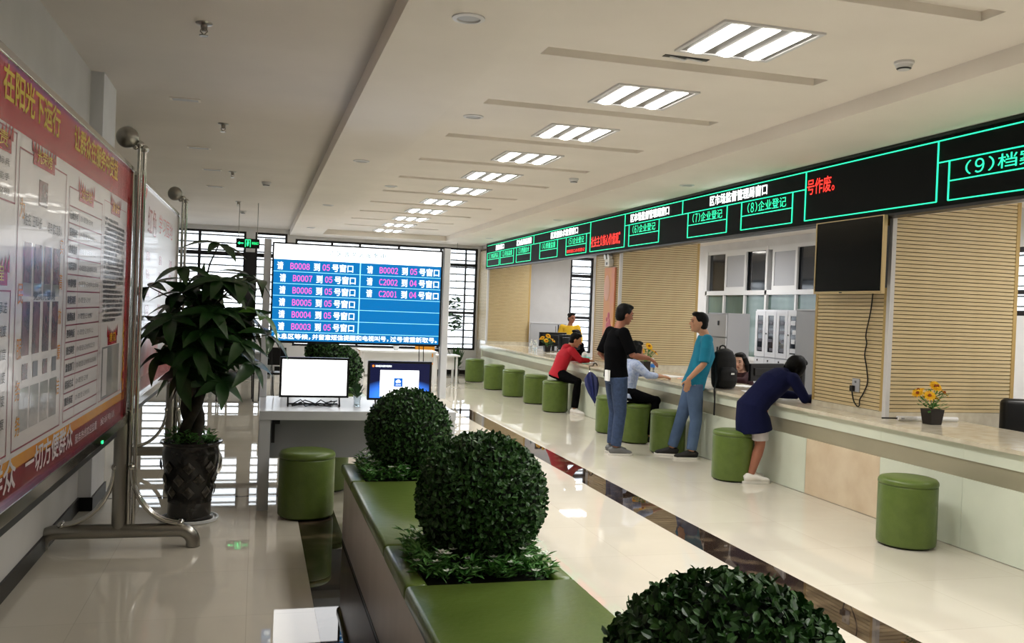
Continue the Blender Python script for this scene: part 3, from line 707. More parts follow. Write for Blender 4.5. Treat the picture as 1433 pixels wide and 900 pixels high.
def board_frame(par, y0, y1, z0, z1):
    MB().box(-.02, .004, y0 + .01, y1 - .01, z0 + .01, z1 - .01).build('backing', 'cab_grey', par, local=True)
    q = MB(); q.box(-.028, .022, y0, y1, z1 - .02, z1 + .012); q.box(-.028, .03, y0, y1, z0 - .05, z0 + .006); q.box(-.028, .022, y0, y0 + .025, z0 + .006, z1 - .02); q.box(-.028, .022, y1 - .025, y1, z0 + .006, z1 - .02)
    q.build('frame', 'chrome', par, local=True, bevel=.004)
    MB().box(-.03, .02, y0 + .1, y1 - .35, z0 - .085, z0 - .05).build('light_strip', 'black_plastic', par, local=True)
bd = thing('display_board', 'red and white notice board on a chrome stand at the left edge', 'notice board', (-.785, 6.2, 0), math.radians(-1))
Z0, Z1 = .845, 2.385
board_frame(bd, -3.5, -.02, Z0, Z1); stand(bd, 0.0); stand(bd, -3.5)
MB().box(.028, .034, -.92, -.90, .80, .815).build('indicator_lamp', 'exit_green', bd, local=True)
def rect(mb, y0, y1, z0, z1, o): mb.quad((o, y0, z0), (o, y1, z0), (o, y1, z1), (o, y0, z1))
E1 = .005
def pr(name, m, y0, y1, z0, z1, lay=1): q = MB(); rect(q, y0, y1, z0, z1, E1 + .0006 * lay); return q.build(name, m, bd, local=True)
BY, BZ = (0, 1, 0), (0, 0, 1)
pr('poster', 'poster_white', -3.47, -.05, Z0, Z1, 0)
pr('header_band', 'poster_red', -3.47, -.05, 2.16, Z1 - .01); pr('side_band', 'poster_red', -.16, -.05, Z0, 2.2)
pr('bottom_band', 'poster_orange', -3.47, -.05, .95, 1.0); pr('bottom_band', 'poster_dkred', -3.47, -.05, Z0, .955)
def bt(s, y0, y1, z0, z1, m, lay=3, bold=.006, name='lettering'):
    q = MB(); text(q, s, (E1 + .0006 * lay, y0, z0), BY, BZ, y1 - y0, z1 - z0, bold); return q.build(name, m, bd, local=True)
bt('在阳光下运行', -2.83, -2.0, 2.235, 2.355, 'poster_yellow', 3, .02); bt('让群众在服务中受益', -1.72, -.55, 2.24, 2.352, 'poster_yellow', 3, .02)
bt('群众', -2.86, -2.53, .885, 1.0, 'poster_white', 3, .02); bt('一切方便群众', -2.40, -1.56, .885, .995, 'poster_white', 3, .02)
bt('服务热线欢迎监督', -1.5, -.95, .885, .93, 'poster_white'); bt('投诉电话', -.85, -.4, .885, .925, 'poster_white')
def outline(y0, y1, z0, z1, m='poster_line', t=.006):
    q = MB(); o = E1 + .0012
    rect(q, y0, y1, z0, z0 + t, o); rect(q, y0, y1, z1 - t, z1, o); rect(q, y0, y0 + t, z0, z1, o); rect(q, y1 - t, y1, z0, z1, o); q.build('outline', m, bd, local=True)
outline(-2.60, -1.84, 1.02, 2.11); outline(-3.05, -2.64, 1.90, 2.15); outline(-3.05, -2.66, 1.02, 1.6)
outline(-1.78, -.98, 1.02, 2.07); outline(-.93, -.2, 1.02, 2.10, t=.004)
def crown(y, z, w, s):
    q = MB(); o = E1 + .0018; n = 9
    for k in range(n):
        a = y - w / 2 + w * k / (n - 1); h = .035 + .035 * abs(k - 4) / 4
        q.poly([(o, a - .022, z), (o, a + .022, z), (o, a + (k - 4) * .006, z + h)])
    rect(q, y - w / 2, y + w / 2, z - .045, z + .012, o); q.build('ribbon', 'poster_red', bd, local=True)
    bt(s, y - w * .36, y + w * .36, z - .03, z + .022, 'poster_yellow', 5)
crown(-2.24, 2.12, .34, '光荣榜'); crown(-1.4, 2.07, .34, '公示栏'); crown(-.57, 2.09, .3, '承诺书'); crown(-2.86, 2.11, .3, '职责'); crown(-2.86, 1.66, .3, '流程'); crown(-.55, 1.36, .3, '意见')
pr('photo', 'poster_photo', -2.31, -2.17, 1.93, 2.03); pr('photo', 'poster_photo', -2.305, -2.175, 1.935, 2.025, 2)
bt('姓名 王科长', -2.52, -2.25, 1.84, 1.885, 'poster_dark'); bt('职务 窗口负责人', -2.15, -1.9, 1.835, 1.88, 'poster_dark')
for k in range(4):
    y = -2.50 + k * .155
    pr('photo_sleeve', 'poster_sleeve', y - .01, y + .12, 1.58, 1.78, 1); pr('photo', 'poster_photo', y, y + .105, 1.63, 1.78, 2)
    pr('photo', 'poster_photo', y, y + .105, 1.36, 1.56, 2); pr('photo_sleeve', 'poster_sleeve', y - .01, y + .12, 1.08, 1.24, 1); pr('name_card', 'poster_photo' if k % 2 == 0 else 'poster_grey', y + .02, y + .095, 1.27, 1.33, 2)
bt('党员先锋岗', -2.35, -2.0, 1.565, 1.60, 'poster_dark')
for i, (a, zz) in enumerate(((-2.58, 1.86), (-2.57, 1.55), (-2.57, 1.35), (-2.57, 1.2), (-2.56, 1.07))): bt('为民服务务'[i], a, a + .07, zz, zz + .075, 'poster_orange')
for i in range(5): bt('实高效廉洁'[i], -1.93, -1.87, 1.76 - i * .15, 1.83 - i * .15, 'poster_orange')
q = MB(); o = E1 + .0014
for k in range(13): z = 1.985 - k * .076; rect(q, -1.77, -.99, z - .003, z + .003, o)
rect(q, -1.55, -1.546, 1.03, 1.985, o); q.build('table_lines', 'poster_line', bd, local=True)
WORDS = ['行政许可', '受理条件', '办事指南', '材料清单', '申请时限', '审批流程', '收费标准', '咨询电话', '责任科室', '监督部门', '投诉方式', '服务承诺']
for k in range(12):
    z = 1.985 - k * .076; bt(WORDS[k], -1.755, -1.585, z - .058, z - .02, 'poster_grey', 3, .02)
    rnd = random.Random(k); bt('办理登记材料公示制度服务指南'[0:5 + k % 5], -1.53, -1.53 + .3 + .05 * (k % 5), z - .052, z - .026, 'poster_sleeve' if k % 3 else 'poster_grey', 3, 0)
for k in range(22):
    z = 2.015 - k * .0262; bt(('为进一步提高办事效率和服务质量方便群众' * 2)[k % 9:k % 9 + (17 if k % 7 else 11)], -.9, -.9 + (.66 if k % 7 else .42), z - .019, z, 'poster_grey', 3, .02)
for k in range(4): bt(['党员先锋', '服务标兵', '业务能手', '青年文明'][k], -2.98, -2.72, 2.07 - k * .05, 2.095 - k * .05, 'poster_dark', 3, 0)
for k in range(6): bt(['窗口服务承诺', '办事公开制度', '首问责任制度', '限时办结制度', '一次告知制度', '责任追究制度'][k], -3.0, -2.7, 1.52 - k * .08, 1.56 - k * .08, 'poster_dark', 3, 0)
pr('document_sleeve', 'poster_sleeve', -.86, -.3, 1.02, 1.31); pr('paper', 'poster_white', -.83, -.7, 1.04, 1.3, 2)
q = MB(); rnd = random.Random(2)
for k in range(14): y = -.17 + rnd.uniform(-.03, .04); z = 1.0 + k * .03; q.poly([(E1 + .002, y, z), (E1 + .002, y + .03, z + .02), (E1 + .002, y + .01, z + .06)])
q.build('wheat_ear', 'poster_yellow', bd, local=True)
b2 = thing('display_board', 'white and red notice board behind the potted tree', 'notice board', (-.76, 9.36, 0), math.radians(-.5))
board_frame(b2, -3.0, -.02, .90, 2.385); stand(b2, 0.0)
bd = b2; bd2y = -3.0
pr('poster', 'poster_white', -2.97, -.05, .9, 2.37, 0); pr('picture', 'poster_pink', -2.95, -1.4, .92, 1.28); pr('picture', 'poster_red', -2.95, -.06, .92, 1.02, 2)
q = MB(); q.poly([(E1 + .001, -2.96, 2.36), (E1 + .001, -2.96, 1.9), (E1 + .001, -2.7, 2.05), (E1 + .001, -2.35, 2.36)]); q.build('ribbon', 'poster_pink', bd, local=True)
bt('红色', -2.3, -1.75, 2.05, 2.25, 'poster_red'); bt('学习园地', -1.6, -.5, 2.1, 2.25, 'poster_pink')
for k in range(5):
    for j in range(3): pr('name_card', 'poster_red', -2.3 + j * .8, -2.1 + j * .8, 1.85 - k * .13, 1.92 - k * .13)

# ------------------------------------------------------------------ potted money tree
PX, PY = -.42, 6.95
tr = thing('potted_tree', 'leafy money tree in a tall dark patterned pot', 'potted tree', (PX, PY, 0))
MB().lathe([(.17, 0), (.2, .004), (.205, .022), (.19, .024), (.185, .012), (.001, .012)], (PX, PY, 0), 40).build('saucer', 'white_plastic', tr, smooth=40)
prof = [(.15, .012), (.165, .014), (.165, .03), (.15, .04), (.148, .13), (.152, .135), (.152, .145), (.15, .15), (.165, .25), (.185, .38), (.197, .46), (.195, .50), (.188, .53), (.195, .545), (.215, .56), (.213, .572), (.19, .565), (.18, .54), (.178, .52), (.001, .52)]
pot = MB().lathe(prof, (PX, PY, 0), 48).build('pot', 'pot_dark', tr, smooth=40)
for rz, zz in ((0, .22), (1, .31), (2, .40)):
    for k in range(8):
        a = 2 * PI * (k + .5 * (rz % 2)) / 8; rr = .158 + (zz - .2) * .19; w_ = .042
        q = MB(); n_ = V((math.cos(a), math.sin(a), 0)); t_ = V((-n_.y, n_.x, 0)); c_ = V((PX, PY, zz)) + n_ * (rr + .001)
        P = [c_ + t_ * w_, c_ + V((0, 0, w_ * 1.1)) + n_ * .006, c_ - t_ * w_, c_ - V((0, 0, w_ * 1.1)) - n_ * .006]; ce = c_ + n_ * .01
        q._add([*P, ce, *[ce + (p - ce) * .45 + n_ * .006 for p in P]], [(0, 1, 6, 5), (1, 2, 7, 6), (2, 3, 8, 7), (3, 0, 5, 8), (5, 6, 7, 8)])
        q.build('relief', 'pot_relief', pot)
MB().lathe([(.178, .5), (.18, .525), (.001, .53)], (PX, PY, 0), 32).build('soil', 'soil', tr)
top = V((PX + .02, PY - .02, 1.15))
for k in range(3):
    a0 = k * 2 * PI / 3
    MB().tube([(PX + .05 * math.cos(a0 + t * 7), PY + .05 * math.sin(a0 + t * 7), .5 + t * .7) for t in [i / 14 for i in range(15)]], [.042 - .012 * i / 14 for i in range(15)], 10).build('trunk', 'bark', tr, smooth=60)
def leaflet(L, w, droop):
    q = MB(); N = 7; vs = []; fs = []
    for i in range(N + 1):
        t = i / N; wd = w * math.sin(PI * min(1, t ** .75 * .96 + .02)) ; z = -droop * L * t * t
        vs += [(t * L, -wd, z + wd * .28), (t * L, 0, z), (t * L, wd, z + wd * .28)]
    for i in range(N):
        b = i * 3; fs += [(b, b + 3, b + 4, b + 1), (b + 1, b + 4, b + 5, b + 2)]
    q._add(vs, fs); return q
LM = [leaflet(.22, .046, .3).mesh('leaf', 'tree_leaf', 60), leaflet(.19, .042, .55).mesh('leaf', 'tree_leaf', 60), leaflet(.25, .05, .42).mesh('leaf', 'tree_leaf', 60)]
LY = [leaflet(.2, .05, .3).mesh('leaf', 'tree_leaf_paler', 60), leaflet(.22, .052, .5).mesh('leaf', 'tree_leaf_paler', 60)]
rnd = random.Random(21); ROS = []
fixed = [(-.27, 6.78, 1.98), (-.72, 6.8, 1.66), (-.22, 6.62, 1.02), (-.62, 6.75, 1.2), (.02, 6.8, 1.5), (.08, 6.75, 1.35), (-.02, 6.95, 1.75), (-.5, 6.7, 1.8), (-.12, 6.7, 1.72), (-.3, 6.58, 1.5), (-.55, 6.6, 1.45), (-.1, 6.6, 1.3), (-.38, 6.6, 1.25), (-.25, 6.62, 1.72), (-.68, 6.85, 1.42), (-.02, 6.7, 1.15)]
while len(ROS) + len(fixed) < 50:
    p = V((rnd.gauss(0, 1), rnd.gauss(0, 1), rnd.gauss(0, 1))).normalized() * rnd.uniform(.5, 1.0)
    ROS.append(V((-.34 + p.x * .36, 6.88 + p.y * .36, 1.38 + p.z * .40)))
ROS = [V(f) for f in fixed] + ROS
pet = []
cc = V((-.36, 6.92, 1.2))
for i, c in enumerate(ROS):
    out = (c - cc); out.z *= .5; out = out.normalized() if out.length > .01 else V((0, 0, 1))
    st0 = top + V((rnd.uniform(-.03, .03), rnd.uniform(-.03, .03), min(.55, max(-.45, (c.z - 1.35) * .7))))
    md = (st0 + c) / 2 + V((0, 0, .06))
    pet.append((st0, md, c))
    axis = (out * .6 + V((0, 0, .75))).normalized()
    s1 = axis.orthogonal().normalized(); s2 = axis.cross(s1); ph = rnd.uniform(0, 6.28)
    paler = c.x > -.06 and c.y < 6.85 and i % 2 == 0  # paler green on alternate rosettes at the right front of the crown
    nL = 6
    for k in range(nL):
        a = ph + 2 * PI * k / nL + rnd.uniform(-.15, .15)
        d = (s1 * math.cos(a) + s2 * math.sin(a) + axis * rnd.uniform(-.15, .25)).normalized()
        zz = (axis - d * axis.dot(d)).normalized(); yy = zz.cross(d)
        me = rnd.choice(LY if paler else LM); o = bpy.data.objects.new('leaf', me); COL.objects.link(o); o.parent = tr
        M_ = Matrix((d, yy, zz)).transposed().to_4x4(); M_.translation = c - tr.location; o.matrix_basis = M_ @ Matrix.Scale(rnd.uniform(.8, 1.1), 4)
q = MB()
for a, b, c in pet: q.tube([a, b, c], [.008, .006, .004], 6)
for z in (1.15, 1.4, 1.62): q.tube([(PX, PY, .95), (PX + .02, PY - .01, 1.2), tuple(top + V((0, 0, z - 1.15)))], [.03, .022, .012], 8)
q.build('branches', 'bark', tr, smooth=60)
q = MB()
for i in range(46):
    p = V((rnd.gauss(0, 1), rnd.gauss(0, 1), rnd.gauss(0, 1))).normalized() * rnd.uniform(.15, .95); c = V((-.33 + p.x * .34, 6.9 + p.y * .34, 1.36 + p.z * .38))
    for k in range(6):
        d = V((rnd.gauss(0, 1), rnd.gauss(0, 1), rnd.gauss(-.2, .5))).normalized(); zz = d.orthogonal().normalized(); lf_ = leaflet(.2, .042, .3); M_ = Matrix((d, zz.cross(d), zz)).transposed()
        q._add([c + M_ @ V(v_) for v_ in lf_.v], lf_.f)
q.build('inner_leaves', 'tree_leaf', tr, smooth=60)['kind'] = 'stuff'
q = MB(); f_ = MB(); bed_plants(q, f_, (PX, PY, .53), .16, .16, 70, 4, 0); q.build('under_planting', 'bed_leaf', tr)['kind'] = 'stuff'

# ------------------------------------------------------------------ people
def lerp(a, b, t): return a + (b - a) * t
def hand(mb, wr, d, n, curl=.5, thumb=1):
    d = d.normalized(); w = d.cross(n).normalized(); n = w.cross(d).normalized()
    mb.ell(wr + d * .045, .05, .038, .017, (d, w, n), 12, 8)
    mb.tube([wr - d * .02, wr + d * .02], [(.024, .02), (.03, .018)], 10, ref=w)
    for i, L in enumerate((.066, .076, .072, .056)):
        b = wr + d * (.082 - .004 * abs(i - 1.5)) + w * ((i - 1.5) * .0195 * thumb); p1 = b + d * (L * .55) - n * (L * .25 * curl)
        e = p1 + (d * (1 - curl) - n * curl).normalized() * (L * .5)
        mb.tube([b - d * .02, b, p1, e], [.0095, .0095, .0085, .0065], 8)
    t0 = wr + d * .03 - w * (.03 * thumb); t1 = t0 + (d * .6 - w * .7 * thumb - n * .2) * .04
    mb.tube([t0 + w * (.012 * thumb), t0, t1, t1 + (d * .9 - n * .3) * .028], [.012, .012, .0105, .0075], 8)
def figure(label, base, J, face, skin='skin', hair='short', top=None, bottom=None, shoes=None, k=1., grp=None, look=None, hands=True, curl=.5, skirt=None, sole='sole_white', female=False):
    """J: joints in metres; top=(material, sleeve 0..2, hem below pelvis); bottom=(material, leg 0..2)"""
    J = {a: V(b) for a, b in J.items()}; face = V(face).normalized()
    r = thing('person', label, 'person', base)
    S = (J['shR'] - J['shL']).normalized(); SH = (J['hipR'] - J['hipL']).normalized()
    pel, chest, neck, head = J['pel'], J['chest'], J['neck'], J['head']
    f_ = .92 if female else 1.
    dn = (pel - chest).normalized()
    hu = (head - neck).normalized(); hu = (hu * .6 + V((0, 0, .6))).normalized()
    if look: hu = V(look).normalized()
    hf = (face - hu * face.dot(hu)).normalized(); hs = hf.cross(hu); AXH = (hs, hf, hu)
    b = MB()
    b.tube([pel + dn * .08, pel, lerp(pel, chest, .45), chest, lerp(chest, neck, .62), lerp(chest, neck, .9), neck + hu * .02, lerp(neck, head, .6)],
           [(.12 * k, .09 * k), (.15 * k, .11 * k), (.125 * k * f_, .095 * k), (.155 * k * f_, .108 * k), (.135 * k, .085 * k), (.075 * k, .06 * k), (.054 * k, .055 * k), (.05 * k, .054 * k)], 20, ref=S)
    for s in 'LR':
        sh, el, wr = J['sh' + s], J['el' + s], J['wr' + s]
        b.ell(sh, .052 * k)
        b.tube([lerp(chest, neck, .6), sh], [.06 * k, .05 * k], 12)
        b.tube([sh, lerp(sh, el, .4), el, lerp(el, wr, .3), lerp(el, wr, .98)], [.05 * k, .045 * k, .036 * k, .038 * k, .025 * k], 14)
        hd = J.get('hand' + s, wr + (wr - el)) - wr
        if hands: hand(b, wr, hd, V((0, 0, 1)) if abs(hd.normalized().z) < .8 else S, curl, 1 if s == 'L' else -1)
        hp, kn, an = J['hip' + s], J['kn' + s], J['an' + s]
        b.tube([hp + V((0, 0, .03)), lerp(hp, kn, .3), kn, lerp(kn, an, .3), an], [.085 * k, .08 * k, .054 * k, .056 * k, .036 * k], 16)
        b.ell(kn, .054 * k)
        fd = V(J['toe' + s]).normalized()
        b.tube([an - fd * .03 + V((0, 0, -.045)), an + fd * .04 + V((0, 0, -.045)), an + fd * .12 + V((0, 0, -.06))], [(.03, .03), (.034, .03), (.03, .018)], 12, ref=fd.cross(V((0, 0, 1))))
    # head
    h = head
    b.ell(h + hu * .018 - hf * .006, .074 * k, .094 * k, .102 * k, AXH, 24, 16)
    b.ell(h - hu * .045 + hf * .022, .058 * k, .066 * k, .066 * k, AXH, 18, 12)
    b.ell(h - hu * .088 + hf * .062, .024 * k, .02 * k, .016 * k, AXH, 12, 8)
    b.tube([h + hu * .022 + hf * .082, h - hu * .006 + hf * .098, h - hu * .018 + hf * .104, h - hu * .024 + hf * .085], [.008, .010, .014, .010], 10, ref=hs)
    b.ell(h + hu * .036 + hf * .075, .058 * k, .018, .010, AXH, 12, 8)
    for s in (-1, 1):
        b.ell(h - hu * .004 + hs * (s * .074 * k) - hf * .008, .010, .017, .030, AXH, 10, 8); b.ell(h - hu * .022 + hf * .062 + hs * (s * .032), .02, .02, .018, AXH, 10, 8)
    body = remesh(b, 'body', skin, r, .0075, 3)
    for s in (-1, 1): MB().ell(h + hu * .012 + hf * .083 + hs * (s * .031), .011, .006, .0055, AXH, 10, 6).build('eye', 'eye', r, smooth=80)
    for s in (-1, 1): MB().ell(h + hu * .034 + hf * .088 + hs * (s * .032), .017, .005, .0035, AXH, 10, 6).build('eyebrow', 'hair', r, smooth=80)
    MB().ell(h - hu * .052 + hf * .086, .022, .008, .0065, AXH, 12, 6).build('mouth', 'lip', r, smooth=80)
    # hair
    q = MB()
    q.ell(h + hu * .038 - hf * .020, .083 * k, .093 * k, .094 * k, AXH, 24, 16)
    q.ell(h - hu * .005 - hf * .045, .078 * k, .062 * k, .088 * k, AXH, 20, 14)
    if hair != 'flat': q.ell(h + hu * .098 + hf * .03, .062 * k, .058 * k, .032 * k, AXH, 16, 10)
    if hair == 'bun': q.ell(h + hu * .06 - hf * .115, .042, .04, .042, AXH, 14, 10)
    if hair == 'long':
        for s in (-1, 1): q.tube([h + hu * .06 + hs * (s * .07) + hf * .01, h - hu * .03 + hs * (s * .085) - hf * .012, h - hu * .12 + hs * (s * .08) - hf * .03], [(.024, .035), (.024, .05), (.02, .035)], 12, ref=hs)
        q.tube([h + hu * .03 - hf * .07, h - hu * .08 - hf * .075, h - hu * .17 - hf * .06], [(.075, .03), (.085, .035), (.06, .02)], 14, ref=hs)
    if hair == 'bob':
        for s in (-1, 1): q.ell(h - hu * .02 + hs * (s * .075) - hf * .01, .025, .06, .085, AXH, 14, 10)
        q.ell(h + hu * .01 - hf * .03, .092, .1, .105, AXH, 20, 14)
    remesh(q, 'hair', 'hair', r, .008, 2)
    # clothes
    if top:
        tm, sl, hem = top; q = MB()
        rings = [pel + dn * hem, pel + dn * (hem * .4), lerp(pel, chest, .3), lerp(pel, chest, .65), chest, lerp(chest, neck, .6), lerp(chest, neck, .88), lerp(chest, neck, 1.0)]
        rad = [(.178, .138), (.175, .135), (.155 * f_, .122), (.162 * f_, .124), (.178 * f_, .128), (.158, .105), (.098, .082), (.068, .066)]
        if skirt: rings = [V(p) for p, _ in skirt] + rings[2:]; rad = [x for _, x in skirt] + [(a * 1.14, c * 1.14) for a, c in rad[2:6]] + rad[6:]
        q.tube(rings, [(a * k, c * k) for a, c in rad], 24, ref=S)
        for s in 'LR':
            sh, el, wr = J['sh' + s], J['el' + s], J['wr' + s]
            q.ell(sh, .066 * k); q.tube([lerp(chest, neck, .58), sh], [.075 * k, .064 * k], 14)
            if sl <= 1: q.tube([sh, lerp(sh, el, sl * .5), lerp(sh, el, sl)], [.066 * k, .064 * k, .062 * k], 16)
            else: q.tube([sh, lerp(sh, el, .5), el, lerp(el, wr, (sl - 1) * .5), lerp(el, wr, sl - 1)], [.066 * k, .06 * k, .054 * k, .048 * k, .04 * k], 16); q.ell(el, .053 * k)
        remesh(q, 'top', tm, r, .009, 3)
    if bottom:
        bm_, lf = bottom; q = MB()
        if not skirt: q.tube([pel - dn * .07, pel, pel + dn * .09], [(.148 * k, .115 * k), (.17 * k, .13 * k), (.16 * k, .118 * k)], 20, ref=SH)
        for s in 'LR':
            hp, kn, an = J['hip' + s], J['kn' + s], J['an' + s]
            if lf <= 1: q.tube([hp - V((0, 0, .06 if skirt else -.02)), lerp(hp, kn, lf * .5), lerp(hp, kn, lf)], [.092 * k, .092 * k, .088 * k], 18)
            else: q.tube([hp + V((0, 0, .02)), lerp(hp, kn, .35), kn, lerp(kn, an, .45 * (lf - 1)), lerp(kn, an, lf - 1)], [.098 * k, .092 * k, .07 * k, .066 * k, .06 * k], 18); q.ell(kn, .068 * k)
        remesh(q, 'trousers' if lf > 1 else 'shorts', bm_, r, .009, 3)
    if shoes:
        for s in 'LR':
            an = J['an' + s]; fd = V(J['toe' + s]); fd.z = 0; fd.normalize(); sd = fd.cross(V((0, 0, 1))); g = V((an.x, an.y, 0))
            q = MB(); q.tube([g - fd * .075 + V((0, 0, .045)), g - fd * .045 + V((0, 0, .055)), g + fd * .03 + V((0, 0, .058)), g + fd * .10 + V((0, 0, .042)), g + fd * .16 + V((0, 0, .034)), g + fd * .19 + V((0, 0, .03))],
                           [(.022, .03), (.036, .045), (.04, .046), (.044, .032), (.038, .024), (.02, .014)], 14, ref=sd)
            sh_ = remesh(q, 'shoe', shoes, r, .008, 2)
            n = 20; q = MB(); P = []
            for i in range(n):
                a = 2 * PI * i / n; x = math.cos(a); wd = .036 + .010 * max(0, x); P.append(g + fd * (.055 + .145 * x) + sd * (wd * math.sin(a)))
            vs = [p + V((0, 0, .001)) for p in P] + [p + V((0, 0, .024)) for p in P]
            q._add(vs, [tuple(range(n - 1, -1, -1)), tuple(range(n, 2 * n))] + [(i, (i + 1) % n, n + (i + 1) % n, n + i) for i in range(n)])
            so_ = q.build('sole', sole, r, smooth=40); so_.parent = sh_
    return r
PX1 = dict(pel=(3.95, 9.7, .90), chest=(3.935, 9.7, 1.22), neck=(3.965, 9.7, 1.43), head=(4.03, 9.7, 1.585), shR=(3.945, 9.50, 1.385), shL=(3.945, 9.90, 1.385), elR=(4.03, 9.43, 1.14), wrR=(4.25, 9.47, 1.11), handR=(4.32, 9.48, 1.07),
           elL=(3.84, 9.93, 1.12), wrL=(4.05, 9.95, 1.0), hipR=(3.955, 9.61, .86), hipL=(3.955, 9.79, .86), knR=(3.985, 9.61, .47), knL=(4.0, 9.80, .47), anR=(3.95, 9.62, .09), anL=(3.98, 9.81, .09), toeR=(1, -.1, 0), toeL=(1, .15, 0))
p1 = figure('man in black T-shirt and dark jeans standing with one arm raised', (3.97, 9.7, 0), PX1, (1, .05, .02), 'skin_tan', 'short', ('cloth_black', .92, .02), ('denim', 1.96), 'shoe_grey')
pp = tag(bx('folded_paper', 'paper', 3.80, 3.825, 9.56, 9.66, .84, .96), 'white folded paper in the back pocket of the man in black', 'paper')
PX2 = dict(pel=(4.775, 9.38, .86), chest=(4.87, 9.38, 1.17), neck=(4.865, 9.38, 1.385), head=(4.80, 9.38, 1.525), shL=(4.875, 9.18, 1.345), shR=(4.875, 9.58, 1.345), elL=(4.84, 9.12, 1.08), wrL=(4.69, 9.19, .90), handL=(4.68, 9.22, .82), elR=(4.88, 9.64, 1.08), wrR=(4.73, 9.59, .9), handR=(4.71, 9.56, .83),
           hipL=(4.77, 9.29, .81), hipR=(4.765, 9.47, .81), knL=(4.80, 9.28, .43), knR=(4.655, 9.47, .43), anL=(4.76, 9.28, .09), anR=(4.565, 9.48, .09), toeL=(-1, -.1, 0), toeR=(-1, .1, 0))
def spin(J, c, a):
    R_ = Matrix.Rotation(a, 3, 'Z'); c = V((c[0], c[1], 0))
    return {k_: (R_ @ V(p_) if k_[:3] == 'toe' else R_ @ (V(p_) - c) + c) for k_, p_ in J.items()}
PX2 = spin(PX2, (4.82, 9.38), math.radians(-20))
figure('man in teal T-shirt and blue jeans leaning back on the counter', (4.75, 9.38, 0), PX2, (-.92, .25, .06), 'skin', 'short', ('cloth_teal', .95, .06), ('denim_light', 1.95), 'shoe_black', curl=.2, k=.97, look=(.05, 0, 1))
PX3 = dict(pel=(4.72, 8.0, .77), chest=(4.93, 8.0, .97), neck=(5.09, 8.0, 1.08), head=(5.165, 7.99, 1.135), shR=(5.04, 7.83, 1.03), shL=(5.04, 8.17, 1.03), elR=(5.13, 7.76, .845), wrR=(5.34, 7.84, .835), handR=(5.42, 7.86, .825), elL=(5.13, 8.24, .845), wrL=(5.34, 8.16, .835), handL=(5.42, 8.13, .825),
           hipR=(4.74, 7.92, .70), hipL=(4.74, 8.08, .70), knR=(4.765, 7.93, .37), knL=(4.80, 8.08, .37), anR=(4.675, 7.92, .09), anL=(4.74, 8.1, .09), toeR=(1, -.1, 0), toeL=(1, .1, 0))
figure('woman in navy tunic bending over the counter to write', (4.72, 8.0, 0), PX3, (.6, .45, -.65), 'skin_tan', 'bob', ('cloth_navy', 1.9, .1), ('cloth_grey', .85), 'shoe_white', k=.92, female=True, look=(.65, 0, .75),
       skirt=[((4.735, 8.0, .50), (.20, .19)), ((4.715, 8.0, .62), (.2, .175)), ((4.70, 8.0, .74), (.195, .155))])
PX4 = dict(pel=(4.63, 13.82, .61), chest=(4.72, 13.8, .87), neck=(4.82, 13.79, 1.04), head=(4.90, 13.78, 1.145), shR=(4.79, 13.62, .99), shL=(4.79, 13.97, .99), elR=(4.92, 13.57, .845), wrR=(5.10, 13.66, .835), elL=(4.92, 14.02, .845), wrL=(5.10, 13.92, .835),
           hipR=(4.66, 13.73, .585), hipL=(4.66, 13.91, .585), knR=(4.83, 13.40, .52), knL=(4.83, 14.05, .54), anR=(4.80, 13.42, .09), anL=(4.8, 14.08, .09), toeR=(.55, -.8, 0), toeL=(.6, .8, 0))
pr_ = figure('person in red hooded jacket and black trousers seated at the counter', (4.63, 13.8, 0), PX4, (.9, -.25, -.4), 'skin', 'short', ('cloth_red', 1.95, .06), ('cloth_black', 1.95), 'shoe_white', k=.93)
q = MB(); q.ell((4.765, 13.79, 1.035), .075, .1, .055, n=16, m=10); q.ell((4.74, 13.79, 1.0), .06, .085, .06); remesh(q, 'hood', 'cloth_red', pr_, .012, 3)
PX5 = dict(pel=(4.58, 10.62, .61), chest=(4.62, 10.63, .86), neck=(4.67, 10.64, 1.02), head=(4.71, 10.66, 1.125), shR=(4.64, 10.46, .975), shL=(4.64, 10.8, .975), elR=(4.76, 10.38, .855), wrR=(4.93, 10.50, .835), elL=(4.78, 10.86, .85), wrL=(4.95, 10.76, .835),
           hipR=(4.61, 10.54, .585), hipL=(4.61, 10.70, .585), knR=(4.82, 10.42, .54), knL=(4.84, 10.8, .54), anR=(4.76, 10.42, .09), anL=(4.78, 10.8, .09), toeR=(.5, -.6, 0), toeL=(.5, .6, 0))
PX5 = {a: (V(b_) + V((-.11 if a[:2] in ('sh', 'he', 'ne', 'ch', 'pe', 'hi', 'el') else -.03, 0, .02 if a in ('head', 'neck') else 0)) if a[:3] != 'toe' else b_) for a, b_ in PX5.items()}
figure('seated person in pale blue shirt half hidden behind the man in black', (4.58, 10.62, 0), PX5, (.95, .1, -.3), 'skin', 'long', ('cloth_lav', 1.6, .06), ('cloth_black', 1.95), 'shoe_black', k=.9, female=True)
PX6 = dict(pel=(6.52, 18.72, .84), chest=(6.52, 18.72, 1.09), neck=(6.52, 18.71, 1.30), head=(6.54, 18.68, 1.455), shR=(6.37, 18.80, 1.26), shL=(6.67, 18.64, 1.26), elR=(6.30, 18.82, 1.02), wrR=(6.33, 18.65, .86), elL=(6.74, 18.62, 1.02), wrL=(6.68, 18.5, .86),
           hipR=(6.44, 18.76, .8), hipL=(6.6, 18.68, .8), knR=(6.44, 18.76, .44), knL=(6.6, 18.68, .44), anR=(6.44, 18.76, .09), anL=(6.6, 18.68, .09), toeR=(-.4, -.9, 0), toeL=(-.4, -.9, 0))
